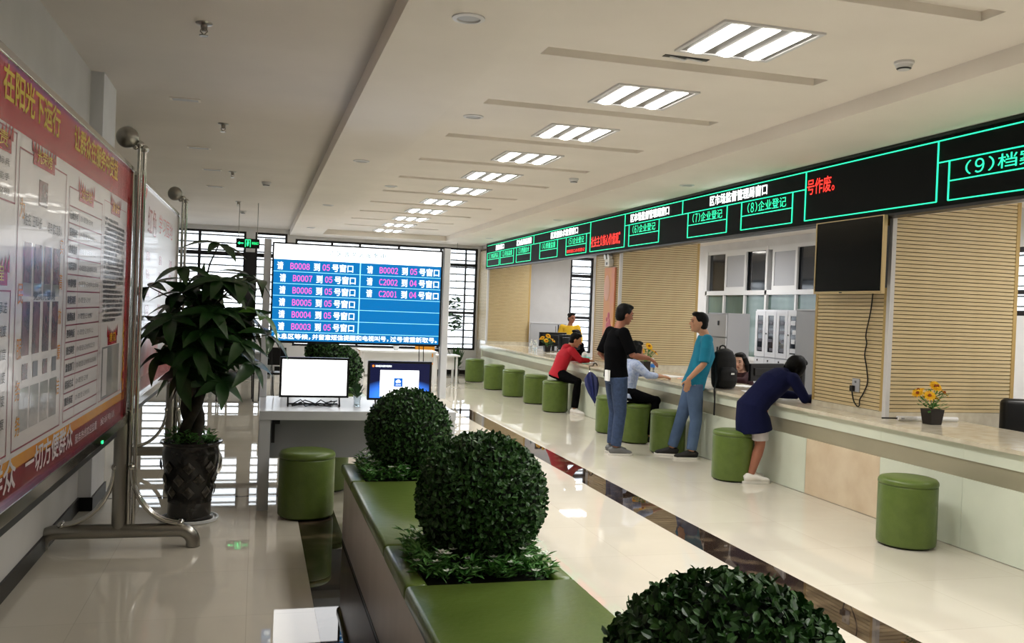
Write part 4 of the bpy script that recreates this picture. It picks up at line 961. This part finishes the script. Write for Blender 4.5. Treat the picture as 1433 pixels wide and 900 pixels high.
figure('woman in yellow cardigan standing behind the far counter', (6.52, 18.72, 0), PX6, (.25, -.95, 0), 'skin_tan', 'bun', ('cloth_yellow', 1.8, .04), ('cloth_black', 1.95), 'shoe_black', k=.92, female=True)
PX7 = dict(pel=(6.06, 10.42, .50), chest=(6.0, 10.41, .74), neck=(5.955, 10.405, .92), head=(5.915, 10.39, 1.045), shR=(5.97, 10.58, .87), shL=(5.97, 10.24, .87), elR=(5.86, 10.62, .815), wrR=(5.70, 10.5, .825), elL=(5.86, 10.2, .815), wrL=(5.70, 10.3, .825), handL=(5.63, 10.33, .815), handR=(5.63, 10.47, .815),
           hipR=(6.03, 10.5, .48), hipL=(6.03, 10.34, .48), knR=(5.92, 10.52, .5), knL=(5.92, 10.32, .5), anR=(5.95, 10.52, .09), anL=(5.95, 10.32, .09), toeR=(-1, 0, 0), toeL=(-1, 0, 0))
figure('clerk with long black hair in dark clothes seated behind the counter', (6.06, 10.42, 0), PX7, (-.75, -.55, -.3), 'skin_pale', 'long', ('cloth_maroon', 1.9, .05), ('cloth_black', 1.95), 'shoe_black', k=.9, female=True)
PX8 = {a: (V(b_) + V((.06, 6.38, .09)) if a[:3] != 'toe' else V(b_)) for a, b_ in PX7.items()}
for a in ('anR', 'anL'): PX8[a] = V((PX8[a].x, PX8[a].y, .09))
figure('clerk with dark tied hair seated behind the person in red', (6.12, 16.8, 0), PX8, (-.9, -.2, -.3), 'skin_pale', 'short', ('cloth_black', 1.9, .05), ('cloth_black', 1.95), 'shoe_black', k=.9, female=True)

# ------------------------------------------------------------------ ceiling fittings
def sprinkler(x, y, z, lab):
    r = thing('sprinkler', lab, 'sprinkler', (x, y, z - .085), 0, 'ceiling sprinklers')
    MB().lathe([(.05, 0), (.046, -.008), (.02, -.014), (.02, -.03)], (x, y, z), 20).build('escutcheon', 'chrome_dull', r, smooth=40)
    q = MB(); q.cyl((x, y, z - .01), (x, y, z - .05), .012, n=10); q.tube([(x - .012, y, z - .03), (x - .02, y, z - .05), (x, y, z - .07)], .004, 6); q.tube([(x + .012, y, z - .03), (x + .02, y, z - .05), (x, y, z - .07)], .004, 6)
    q.build('yoke', 'chrome_dull', r, smooth=50); MB().lathe([(.005, -.068), (.026, -.072), (.024, -.078), (.001, -.078)], (x, y, z), 16).build('deflector', 'chrome_dull', r, smooth=40)
for i, y in enumerate((5.74, 8.95, 12.26, 15.95)): sprinkler(-.355, y, ZL, ['nearest', 'second', 'third', 'farthest'][i] + ' sprinkler head on the left walkway ceiling')
def detector(x, y, z, lab, s=1.):
    r = thing('smoke_detector', lab, 'smoke detector', (x, y, z - .06), 0, 'ceiling smoke detectors')
    MB().lathe([(.058 * s, 0), (.058 * s, -.014), (.05 * s, -.02)], (x, y, z), 28).build('base', 'trim_white', r, smooth=40)
    MB().lathe([(.05 * s, -.018), (.046 * s, -.036), (.034 * s, -.05), (.001, -.054)], (x, y, z), 28).build('dome', 'trim_white', r, smooth=50)
    MB().lathe([(.041 * s, -.04), (.044 * s, -.042), (.036 * s, -.049), (.03 * s, -.05)], (x, y, z), 28).build('vent_ring', 'black_plastic', r, smooth=50)
detector(3.75, 4.78, ZC, 'white smoke detector nearest the LED band'); detector(3.62, 10.46, ZC, 'white smoke detector far along the coffer'); detector(.07, 13.1, ZL, 'smoke detector on the left ceiling above the screen', 1.1); detector(-.3, 17.6, ZL, 'smoke detector beside the exit sign rods')
def downlight(x, y, z, lab):
    r = thing('downlight', lab, 'downlight', (x, y, z - .01), 0, 'unlit round downlights')
    MB().lathe([(.085, 0), (.085, -.006), (.062, -.010), (.058, -.002), (.058, .0)], (x, y, z), 32).build('ring', 'trim_white', r, smooth=40)
    MB().lathe([(.058, -.002), (.03, -.004), (.001, -.004)], (x, y, z), 24).build('lens', 'cab_grey', r, smooth=40)
for x, y, z, l in ((1.0, 4.64, 3.09, 'nearest round downlight in the lowered ceiling border'), (1.0, 9.68, 3.09, 'second round downlight in the left ceiling border'), (1.0, 14.32, 3.09, 'third round downlight in the left ceiling border'), (1.0, 18.9, 3.09, 'farthest round downlight in the left ceiling border'),
                   (4.67, 9.56, 3.09, 'round downlight above the LED band middle'), (4.7, 14.28, 3.09, 'round downlight above the LED band far part'), (4.7, 18.9, 3.09, 'farthest round downlight by the LED band end'), (1.69, 7.51, ZC, 'round downlight inside the coffer near its left edge'), (1.69, 12.4, ZC, 'far round downlight inside the coffer left edge')): downlight(x, y, z, l)
vt = thing('ceiling_gap', 'narrow open dark slit vent in the coffer ceiling', 'vent', (2.5, 5.22, ZC)); bx('slit', 'black_plastic', 2.36, 2.66, 5.2, 5.245, ZC - .004, ZC, parent=vt); MB().tube([(2.4, 5.22, ZC - .006), (2.5, 5.222, ZC - .018), (2.52, 5.22, ZC - .006), (2.62, 5.222, ZC - .014)], .006, 6).build('edge_flap', 'trim_white', vt)
for k, (x, y) in enumerate(((-.62, 8.0), (-.66, 10.5), (-.6, 12.2), (-.64, 14.0))):
    r = thing('air_grille', ['nearest', 'second', 'third', 'farthest'][k] + ' small slot grille on the left ceiling', 'vent', (x, y, ZL), 0, 'left ceiling slot grilles')
    bx('frame', 'ceiling_white', x - .12, x + .12, y - .05, y + .05, ZL - .008, ZL, parent=r)
    for j in range(3): bx('slot', 'cab_grey', x - .1, x + .1, y - .034 + j * .028, y - .022 + j * .028, ZL - .010, ZL - .007, parent=r)
ex = thing('exit_sign', 'hanging green lit emergency exit sign by the far windows', 'exit sign', (-.17, 16, 2.45))
bx('box', 'black_plastic', -.37, .01, 16, 16.03, 2.455, 2.615, parent=ex)
q = MB(); y = 15.998
q.quad((-.225, y, 2.475), (-.215, y, 2.475), (-.215, y, 2.6), (-.225, y, 2.6)); q.quad((-.145, y, 2.475), (-.135, y, 2.475), (-.135, y, 2.6), (-.145, y, 2.6)); q.quad((-.225, y, 2.59), (-.135, y, 2.59), (-.135, y, 2.6), (-.225, y, 2.6))
q.poly([(-.19, y, 2.49), (-.175, y, 2.49), (-.165, y, 2.53), (-.16, y, 2.56), (-.19, y, 2.56), (-.2, y, 2.53)]); q.poly([(-.18 + .012 * math.cos(a), y, 2.575 + .012 * math.sin(a)) for a in [k * PI / 5 for k in range(10)]])
q.build('running_figure', 'exit_green', ex)
q = MB(); q.poly([(-.345, y, 2.535), (-.31, y, 2.56), (-.31, y, 2.543), (-.25, y, 2.543), (-.25, y, 2.527), (-.31, y, 2.527), (-.31, y, 2.51)]); q.build('arrow', 'exit_green', ex)
q = MB(); text(q, '安全出口', (-.115, y, 2.52), EX, AZ, .105, .045, .004); q.build('lettering', 'exit_green', ex)
for x in (-.33, -.03): MB().cyl((x, 16.015, 2.615), (x, 16.015, ZL), .006, n=8).build('rod', 'chrome_dull', ex)

# ------------------------------------------------------------------ things on and at the counter
def flowers(x, y, lab, s=1., n=7, seed=1, pot='pot_black'):
    r = thing('flower_pot', lab, 'flower pot', (x, y, CT), 0, 'yellow flower pots on the counter'); rnd = random.Random(seed)
    q = MB(); a, b, h = .052 * s, .066 * s, .125 * s
    q._add([(x - a, y - a, CT), (x + a, y - a, CT), (x + a, y + a, CT), (x - a, y + a, CT), (x - b, y - b, CT + h), (x + b, y - b, CT + h), (x + b, y + b, CT + h), (x - b, y + b, CT + h)], [(0, 3, 2, 1), (4, 5, 6, 7), (0, 1, 5, 4), (1, 2, 6, 5), (2, 3, 7, 6), (3, 0, 4, 7)])
    q.build('pot', pot, r, bevel=.004)
    lf = MB()
    for k in range(90):
        a = rnd.uniform(0, 2 * PI); rr = rnd.uniform(.01, .1) * s; c = V((x + rr * math.cos(a), y + rr * math.sin(a), CT + h + rnd.uniform(-.01, .13) * s)); d = V((math.cos(a), math.sin(a), rnd.uniform(-.3, .9))).normalized(); t = d.cross(V((0, 0, 1))).normalized() * .013 * s
        lf._add([c, c + d * .03 * s + t, c + d * .06 * s, c + d * .03 * s - t], [(0, 1, 2), (0, 2, 3)])
    o = lf.build('foliage', 'bed_leaf', r); o['kind'] = 'stuff'
    for k in range(n):
        a = 2 * PI * k / n + rnd.uniform(-.3, .3); rr = (.12 if k < n - 2 else .03) * s; hh = (rnd.uniform(.08, .16) if k < n - 2 else .19) * s
        c = V((x + rr * math.cos(a), y + rr * math.sin(a), CT + h + hh)); nn = V((math.cos(a) * .6, math.sin(a) * .6 - .5, .8)).normalized(); u = nn.orthogonal().normalized(); v = nn.cross(u)
        q = MB()
        for j in range(14):
            g = 2 * PI * j / 14; d = u * math.cos(g) + v * math.sin(g); t = nn.cross(d) * .012 * s
            q._add([c, c + d * .03 * s + t + nn * .006, c + d * .055 * s - nn * .002, c + d * .03 * s - t + nn * .006], [(0, 1, 2), (0, 2, 3)])
        f = q.build('flower', 'petal', r); MB().ell(c + nn * .004, .014 * s, n=10, m=6).build('eye', 'flower_eye', f)
        MB().tube([(x, y, CT + h), c], .003 * s, 5).build('stem', 'bed_leaf', r)
flowers(5.36, 6.30, 'yellow flowers in a black pot at the near end of the counter', 1., 7, 1)
flowers(5.37, 12.05, 'yellow flowers in a pot behind the water bottle', 1.15, 8, 2)
flowers(5.52, 17.17, 'yellow flowers in a pot at the far counter section', 1.0, 9, 3)
def bottle(x, y, lab, label_m='bottle_blue', s=1.):
    r = thing('water_bottle', lab, 'bottle', (x, y, CT), 0, 'clear plastic water bottles')
    MB().lathe([(.028, 0), (.032, .006), (.032, .05), (.029, .06), (.032, .07), (.032, .14), (.026, .165), (.013, .19), (.013, .2)], (x, y, CT + .001), 20).build('bottle_body', 'bottle', r, smooth=50)
    MB().lathe([(.015, .198), (.015, .216), (.001, .217)], (x, y, CT), 16).build('cap', 'white_plastic', r, smooth=40)
    MB().lathe([(.0325, .09), (.0325, .135)], (x, y, CT), 20).build('wrapper', label_m, r, smooth=50)
bottle(5.24, 11.55, 'clear water bottle with blue wrapper beside the man in black')
for i, (x, y) in enumerate(((5.4, 17.85), (5.36, 17.5), (5.44, 17.65), (5.30, 17.25), (5.22, 17.0))): bottle(x, y, 'clear bottle or cup, ' + ['first', 'second', 'third', 'fourth', 'fifth'][i] + ' of the cluster on the far counter', 'bottle' if i % 2 else 'paper')
def sheet(x, y, w, d, rz, lab, m='paper', z=CT):
    r = MB().box(-w / 2, w / 2, -d / 2, d / 2, 0, .004).build('paper', m); r.location = (x, y, z + .0005); r.rotation_euler = (0, 0, rz); tag(r, lab, 'paper', 'papers on the counter'); return r
sheet(5.42, 8.55, .21, .3, .5, 'white form in front of the black-haired clerk'); sheet(5.3, 9.0, .21, .3, -.3, 'white form lying under the backpack side'); sheet(5.62, 9.75, .22, .3, .2, 'papers beside the seated clerk'); sheet(5.3, 11.2, .3, .4, .3, 'long white sheet by the water bottle'); sheet(5.4, 10.75, .21, .3, 1.0, 'folded pink leaflet behind the teal man', 'art_pale'); sheet(5.45, 16.4, .21, .3, .4, 'white papers behind the person in red')
cl = thing('clipboard', 'white upright card in the hand of the woman in navy', 'paper', (5.45, 7.82, CT)); MB().box(-.06, .06, -.003, .003, .0, .17).build('card', 'paper', cl, local=True); cl.rotation_euler = (0, 0, .3)
sy_ = thing('paper_roll', 'white rolled paper lying behind the near flower pot', 'paper roll', (5.45, 6.5, CT)); MB().cyl((5.20, 6.52, CT + .021), (5.75, 6.46, CT + .021), .02).build('roll', 'paper', sy_, smooth=40); MB().lathe([(.024, -.006), (.024, .006)], (5.24, 6.515, CT + .022)).build('ring', 'cab_grey', sy_); MB().cyl((5.06, 6.535, CT + .021), (5.21, 6.52, CT + .021), .006).build('rod', 'cable', sy_)
tb = thing('tissue_pack', 'white and aqua tissue pack beside the person in red', 'tissue box', (5.25, 14.3, CT)); bx('pack', 'aqua', 5.2, 5.32, 14.2, 14.42, CT, CT + .07, parent=tb, bevel=.01); MB().ell((5.26, 14.3, CT + .1), .05, .06, .055).build('tissue', 'paper', tb, smooth=60)
pc = thing('pen_case', 'dark pink box on the counter by the person in red', 'box', (5.3, 14.75, CT)); bx('case_body', 'pink_red', 5.22, 5.4, 14.65, 14.85, CT, CT + .05, parent=pc, bevel=.006); bx('lid', 'pink_red', 5.215, 5.405, 14.645, 14.855, CT + .05, CT + .06, parent=pc)
# backpack
bp = thing('backpack', 'black backpack standing on the counter beside the teal man', 'backpack', (5.15, 9.42, CT))
q = MB(); q.tube([(5.150, 9.400, CT + .005), (5.150, 9.400, CT + .06), (5.145, 9.400, CT + .2), (5.140, 9.400, CT + .34), (5.135, 9.400, CT + .42), (5.130, 9.400, CT + .455)], [(.13, .08), (.15, .10), (.155, .105), (.145, .1), (.11, .075), (.05, .03)], 20, ref=(1, 0, 0)); remesh(q, 'main_bag', 'backpack', bp, .012, 2)
q = MB(); q.tube([(5.140, 9.300, CT + .03), (5.140, 9.285, CT + .1), (5.140, 9.295, CT + .2), (5.140, 9.310, CT + .25)], [(.10, .04), (.115, .05), (.11, .045), (.08, .02)], 16, ref=(1, 0, 0)); remesh(q, 'front_pocket', 'backpack', bp, .012, 2)
MB().tube([(5.090, 9.420, CT + .44), (5.100, 9.420, CT + .48), (5.130, 9.420, CT + .49), (5.160, 9.420, CT + .48), (5.170, 9.420, CT + .44)], .009, 8).build('handle', 'backpack', bp, smooth=60)
MB().tube([(5.02, 9.36, CT + .3), (4.95, 9.2, CT + .12), (4.885, 9.12, CT + .01), (4.884, 9.1, CT - .1), (4.884, 9.1, CT - .27)], [(.018, .005)] * 5, 8, ref=(0, 1, 0)).build('strap', 'backpack', bp, smooth=50)
bx('tag', 'paper', 5.15, 5.19, 9.235, 9.24, CT + .17, CT + .19, parent=bp)
# umbrella hanging at the counter edge
um = thing('umbrella', 'folded navy umbrella hanging by its hook on the counter edge', 'umbrella', (4.85, 12.75, .3))
A_, B_ = V((4.82, 12.85, .71)), V((4.80, 12.55, .27)); dd = (B_ - A_).normalized(); s1 = dd.orthogonal().normalized(); s2 = dd.cross(s1)
q = MB(); n = 16; vs = []; L_ = (B_ - A_).length
for i, (t, rr) in enumerate(((0, .012), (.05, .045), (.2, .1), (.4, .105), (.65, .075), (.9, .025), (1, .006))):
    for k in range(n): g = 2 * PI * k / n; rad = rr * (1 if k % 2 else .68); vs.append(A_ + dd * (t * L_) + s1 * rad * math.cos(g) + s2 * rad * math.sin(g))
q._add(vs, [(i * n + k, i * n + (k + 1) % n, (i + 1) * n + (k + 1) % n, (i + 1) * n + k) for i in range(6) for k in range(n)])
q.build('canopy', 'umbrella_blue', um, smooth=30)
MB().cyl(B_, B_ + dd * .04, .005, n=8).build('ferrule', 'chrome_dull', um)
hk = [A_, A_ - dd * .1] + [V((4.87 + .03 * (1 - math.cos(t)) , 12.86, .80 + .045 * math.sin(t))) for t in [k * PI / 8 for k in range(9)]]
MB().tube(hk, .008, 8).build('handle', 'bark', um, smooth=60); MB().cyl(A_ - dd * .02, A_ + dd * .03, .014, n=10).build('collar', 'chrome_dull', um)
# picture panel and emergency lamp on the middle column
pn = thing('picture_panel', 'tall peach picture panel with round medallion on the middle column', 'picture', (5.16, 13.05, 1.22))
bx('board', 'art_peach', 5.15, 5.176, 12.84, 13.26, 1.22, 2.29, parent=pn)
MB().ell((5.148, 13.14, 1.98), .006, .12, .2, n=28, m=14).build('medallion', 'art_pale', pn, smooth=60)
for (y, z, a) in ((13.0, 1.45, .06), (13.08, 1.40, .05), (12.95, 1.38, .05), (13.03, 1.56, .045), (13.1, 1.5, .03)): MB().ell((5.149, y, z), .006, a, a * 1.2, n=16, m=8).build('blossom', 'art_pink', pn, smooth=60)
em = thing('emergency_lamp', 'white twin-spot emergency lamp above the picture panel', 'emergency lamp', (5.12, 13.05, 2.32))
bx('battery_box', 'white_plastic', 5.10, 5.176, 12.97, 13.15, 2.31, 2.42, parent=em, bevel=.006); bx('panel', 'black_plastic', 5.098, 5.101, 13.03, 13.09, 2.33, 2.37, parent=em)
for y in (12.99, 13.13): MB().cyl((5.15, y, 2.46), (5.09, y, 2.45), .03, .042, 16).build('spotlight', 'white_plastic', em, smooth=40); MB().cyl((5.15, y, 2.42), (5.15, y, 2.46), .01).build('neck', 'white_plastic', em)

# ------------------------------------------------------------------ office behind the counter
def glass_cabinet():
    X, y0, y1 = 8.08, 12.46, 13.76
    r = thing('glass_cabinet', 'white filing cabinet with four tall glass doors behind the counter', 'cabinet', (X, 13.1, 0))
    bx('body', 'cab_white', X + .02, X + .4, y0, y1, 0, 1.755, parent=r)
    w = (y1 - y0) / 4
    for k in range(4):
        a, b = y0 + w * k + .008, y0 + w * (k + 1) - .008; d = MB(); m_ = .07
        d.box(X, X + .02, a, a + m_, .98, 1.73); d.box(X, X + .02, b - m_, b, .98, 1.73); d.box(X, X + .02, a + m_, b - m_, .98, 1.06); d.box(X, X + .02, a + m_, b - m_, 1.66, 1.73); do = d.build('door', 'cab_white', r)
        bx('pane', 'glass_dark', X + .008, X + .016, a + m_, b - m_, 1.06, 1.66, parent=do)
        for j in range(4): bx('files', 'cab_white' if k == 0 else 'poster_grey', X + .003, X + .007, a + m_ + .012 + .02 * (j % 2), b - m_ - .01 - .025 * ((j + k) % 3), 1.08 + j * .145, (1.13 if k else 1.15) + j * .145, parent=do)
        bx('lower_door', 'cab_white', X, X + .02, a, b, .04, .96, parent=r); bx('handle', 'black_plastic', X - .012, X, b - .12, b - .1, .90, .93, parent=r)
        if k % 2 == 0: MB().ell((X - .006, b - .03, 1.36), .012).build('lock', 'black_plastic', r)
glass_cabinet()
r = thing('drawer_cabinet', 'tall white and grey two-door steel cupboard behind the teal man', 'cabinet', (7.15, 13.05, 0))
bx('body', 'cab_grey', 7.02, 7.40, 12.76, 13.4, 0, 1.67, parent=r)
for z0, z1 in ((.04, .83), (.85, 1.28), (1.30, 1.65)): d = bx('door', 'cab_white', 7.0, 7.02, 12.78, 13.38, z0, z1, parent=r); bx('handle', 'black_plastic', 6.985, 7.0, 13.0, 13.03, (z0 + z1) / 2, (z0 + z1) / 2 + .07, parent=d)
r = thing('partition_screen', 'low grey office partition by the white far wall', 'partition', (6.9, 20.6, 0)); bx('panel', 'cab_grey', 6.17, 7.05, 20.5, 20.54, 0, 1.3, parent=r); bx('cap', 'cab_white', 6.16, 7.06, 20.49, 20.55, 1.3, 1.32, parent=r)
r = thing('coat_stand', 'dark stand with hooks before the grey partition', 'stand', (6.75, 20.2, 0)); MB().cyl((6.75, 20.2, 0), (6.75, 20.2, 1.28), .015).build('pole', 'black_plastic', r); MB().lathe([(.15, 0), (.14, .02), (.02, .03)], (6.75, 20.2, 0)).build('base', 'black_plastic', r)
for s in (-1, 1): MB().tube([(6.75, 20.2, 1.0), (6.75 + s * .06, 20.18, 1.05), (6.75 + s * .07, 20.18, 1.25)], .012, 8).build('hook', 'chrome_dull', r)
r = thing('grey_cupboard', 'plain grey cupboard beside the glass-door cabinet', 'cabinet', (8.1, 11.9, 0)); bx('body', 'desk_panel', 8.0, 8.45, 11.3, 12.42, 0, 1.75, parent=r); bx('top_board', 'cab_grey', 7.99, 8.45, 11.29, 12.43, 1.75, 1.77, parent=r)
def office_monitor(x, y, rz, lab, w=.5, zb=.79, h=.28):
    r = thing('office_monitor', lab, 'monitor', (x, y, zb), rz, 'black office monitors')
    MB().box(-w / 2, w / 2, -.02, .02, .1, .1 + h).build('case', 'black_plastic', r, local=True, bevel=.006); MB().box(-w / 2 + .05, w / 2 - .05, -.035, -.018, .16, .1 + h - .05).build('back_shell', 'black_plastic', r, local=True, bevel=.01)
    MB().box(-.03, .03, -.03, -.01, .005, .2).build('neck', 'black_plastic', r, local=True); MB().box(-.12, .12, -.09, .09, 0, .012).build('foot', 'black_plastic', r, local=True, bevel=.004)
office_monitor(5.62, 16.15, .35, 'black monitor behind the tissue pack on the far counter'); office_monitor(5.74, 17.5, .2, 'black monitor beside the yellow flowers', .62); office_monitor(5.66, 9.35, .3, 'black monitor between the clerk and the woman in navy', .55, .79, .2)
def office_chair(x, y, rz, lab):
    r = thing('office_chair', lab, 'office chair', (x, y, 0), rz, 'black office chairs')
    for k in range(5): a = 2 * PI * k / 5; MB().tube([(0, 0, .09), (.28 * math.cos(a), .28 * math.sin(a), .06)], [.022, .014], 8).build('base_arm', 'black_plastic', r, local=True); MB().ell((.28 * math.cos(a), .28 * math.sin(a), .028), .028).build('castor', 'black_plastic', r, local=True, smooth=60)
    MB().cyl((0, 0, .08), (0, 0, .45), .03).build('column', 'chrome_dull', r, local=True, smooth=40)
    MB().box(-.25, .25, -.25, .25, .44, .53).build('seat', 'black_plastic', r, local=True, bevel=.035, smooth=60); MB().box(-.24, .24, .2, .3, .5, 1.0).build('backrest', 'black_plastic', r, local=True, bevel=.045, smooth=60)
    for s in (-1, 1): MB().tube([(s * .26, .15, .5), (s * .3, .15, .68), (s * .3, -.15, .69)], .018, 8).build('armrest', 'black_plastic', r, local=True, smooth=60)
office_chair(6.32, 6.12, -.3, 'black office chair at the right edge behind the near counter'); office_chair(6.5, 10.5, -1.7, 'black office chair of the black-haired clerk'); office_chair(6.6, 16.9, -1.6, 'black office chair of the far seated clerk')

# ------------------------------------------------------------------ furniture in the far part of the hall
def table(x0, x1, y0, y1, lab, h=.75, panel=True):
    r = thing('white_table', lab, 'table', ((x0 + x1) / 2, (y0 + y1) / 2, 0), 0, 'white tables at the far end')
    bx('tabletop', 'white_plastic', x0, x1, y0, y1, h - .03, h, parent=r)
    for x in (x0 + .04, x1 - .08):
        for y in (y0 + .04, y1 - .08): bx('leg', 'white_plastic', x, x + .04, y, y + .04, 0, h - .03, parent=r)
    if panel: bx('front_panel', 'white_plastic', x0 + .1, x1 - .1, y0 + .1, y0 + .12, .3, h - .03, parent=r)
table(-.75, .35, 15.5, 16.2, 'white table with black chairs beyond the potted tree'); table(1.85, 3.3, 16.9, 17.6, 'white reading table right of the far box balls'); table(3.55, 4.1, 18.6, 19.1, 'small white table before the far window', .6)
def side_chair(x, y, rz, lab, m='black_plastic'):
    r = thing('side_chair', lab, 'chair', (x, y, 0), rz, 'chairs at the far tables')
    MB().box(-.21, .21, -.21, .21, .43, .46).build('seat', m, r, local=True, bevel=.01); MB().box(-.2, .2, .19, .215, .58, .86).build('backrest', m, r, local=True, bevel=.01)
    for sx in (-1, 1):
        for sy in (-1, 1): MB().tube([(sx * .19, sy * .19, .86 if sy > 0 else .44), (sx * .2, sy * .2, .003)], .011, 8).build('leg', 'black_plastic', r, local=True)
for i, (x, y, rz, m_) in enumerate(((-.75, 15.1, 3.1, 'black_plastic'), (-.22, 15.05, 3.2, 'black_plastic'), (.3, 15.1, 3.0, 'black_plastic'), (1.55, 17.1, 1.6, 'orange'), (3.25, 18.3, 3.2, 'orange'))): side_chair(x, y, rz, ['left black chair at the white table beyond the tree', 'middle black chair at the white table beyond the tree', 'right black chair at the white table beyond the tree', 'orange chair at the left end of the reading table', 'orange chair near the small far table'][i], m_)
def pot_plant(x, y, z, lab, s, seed, pot='white_plastic'):
    r = thing('pot_plant', lab, 'potted plant', (x, y, z)); rnd = random.Random(seed)
    MB().lathe([(.07 * s, 0), (.1 * s, .16 * s), (.09 * s, .16 * s), (.001, .13 * s)], (x, y, z), 20).build('pot', pot, r, smooth=40); q = MB()
    for k in range(60):
        a = rnd.uniform(0, 2 * PI); c = V((x, y, z + .14 * s)); e = c + V((math.cos(a) * rnd.uniform(.05, .25), math.sin(a) * rnd.uniform(.05, .25), rnd.uniform(.05, .6))) * s; t = V((-math.sin(a), math.cos(a), 0)) * .035 * s
        q._add([c, lerp(c, e, .7) + t, e, lerp(c, e, .7) - t], [(0, 1, 2), (0, 2, 3)])
    q.build('leaves', 'box_leaf_far', r)['kind'] = 'stuff'
pot_plant(2.55, 17.2, .75, 'small potted plant on the reading table', .6, 1); pot_plant(4.5, 20.9, .0, 'tall potted plant by the far right window', 1.0, 2, 'base_black')
r = thing('hanging_plant', 'trailing plant hanging before the far right window', 'hanging plant', (4.5, 20.8, 1.6)); q = MB(); rnd = random.Random(8)
for k in range(70): c = V((4.42 + rnd.gauss(0, .08), 20.8 + rnd.gauss(0, .05), 1.1 + rnd.uniform(0, .75))); a = rnd.uniform(0, 6.28); d = V((math.cos(a), math.sin(a), -.5)) * .15; t = V((-math.sin(a), math.cos(a), 0)) * .06; q._add([c, c + d * .5 + t, c + d, c + d * .5 - t], [(0, 1, 2), (0, 2, 3)])
q.build('leaves', 'box_leaf_far', r)['kind'] = 'stuff'; MB().cyl((4.42, 20.8, 1.1), (4.42, 20.8, 3.09), .004, n=6).build('wire', 'cable', r)
r = thing('dark_cabinet', 'dark low cabinet below the far window by the screen post', 'cabinet', (3.9, 20.9, 0)); bx('body', 'frame_black', 3.62, 4.15, 20.8, 21.3, 0, .62, parent=r); bx('door', 'black_plastic', 3.64, 3.88, 20.785, 20.8, .04, .58, parent=r); bx('door', 'black_plastic', 3.89, 4.13, 20.785, 20.8, .04, .58, parent=r)
for i, (y, z) in enumerate(((9.9, .55), )):
    r = thing('wall_box', 'grey-blue metal box on the recess wall behind the boards', 'box', (-1.6, 9.9, .3)); bx('case', 'cab_grey', -1.75, -1.5, 9.6, 10.3, .0, .85, parent=r); bx('door', 'wall_dado', -1.5, -1.485, 9.64, 10.26, .05, .8, parent=r)
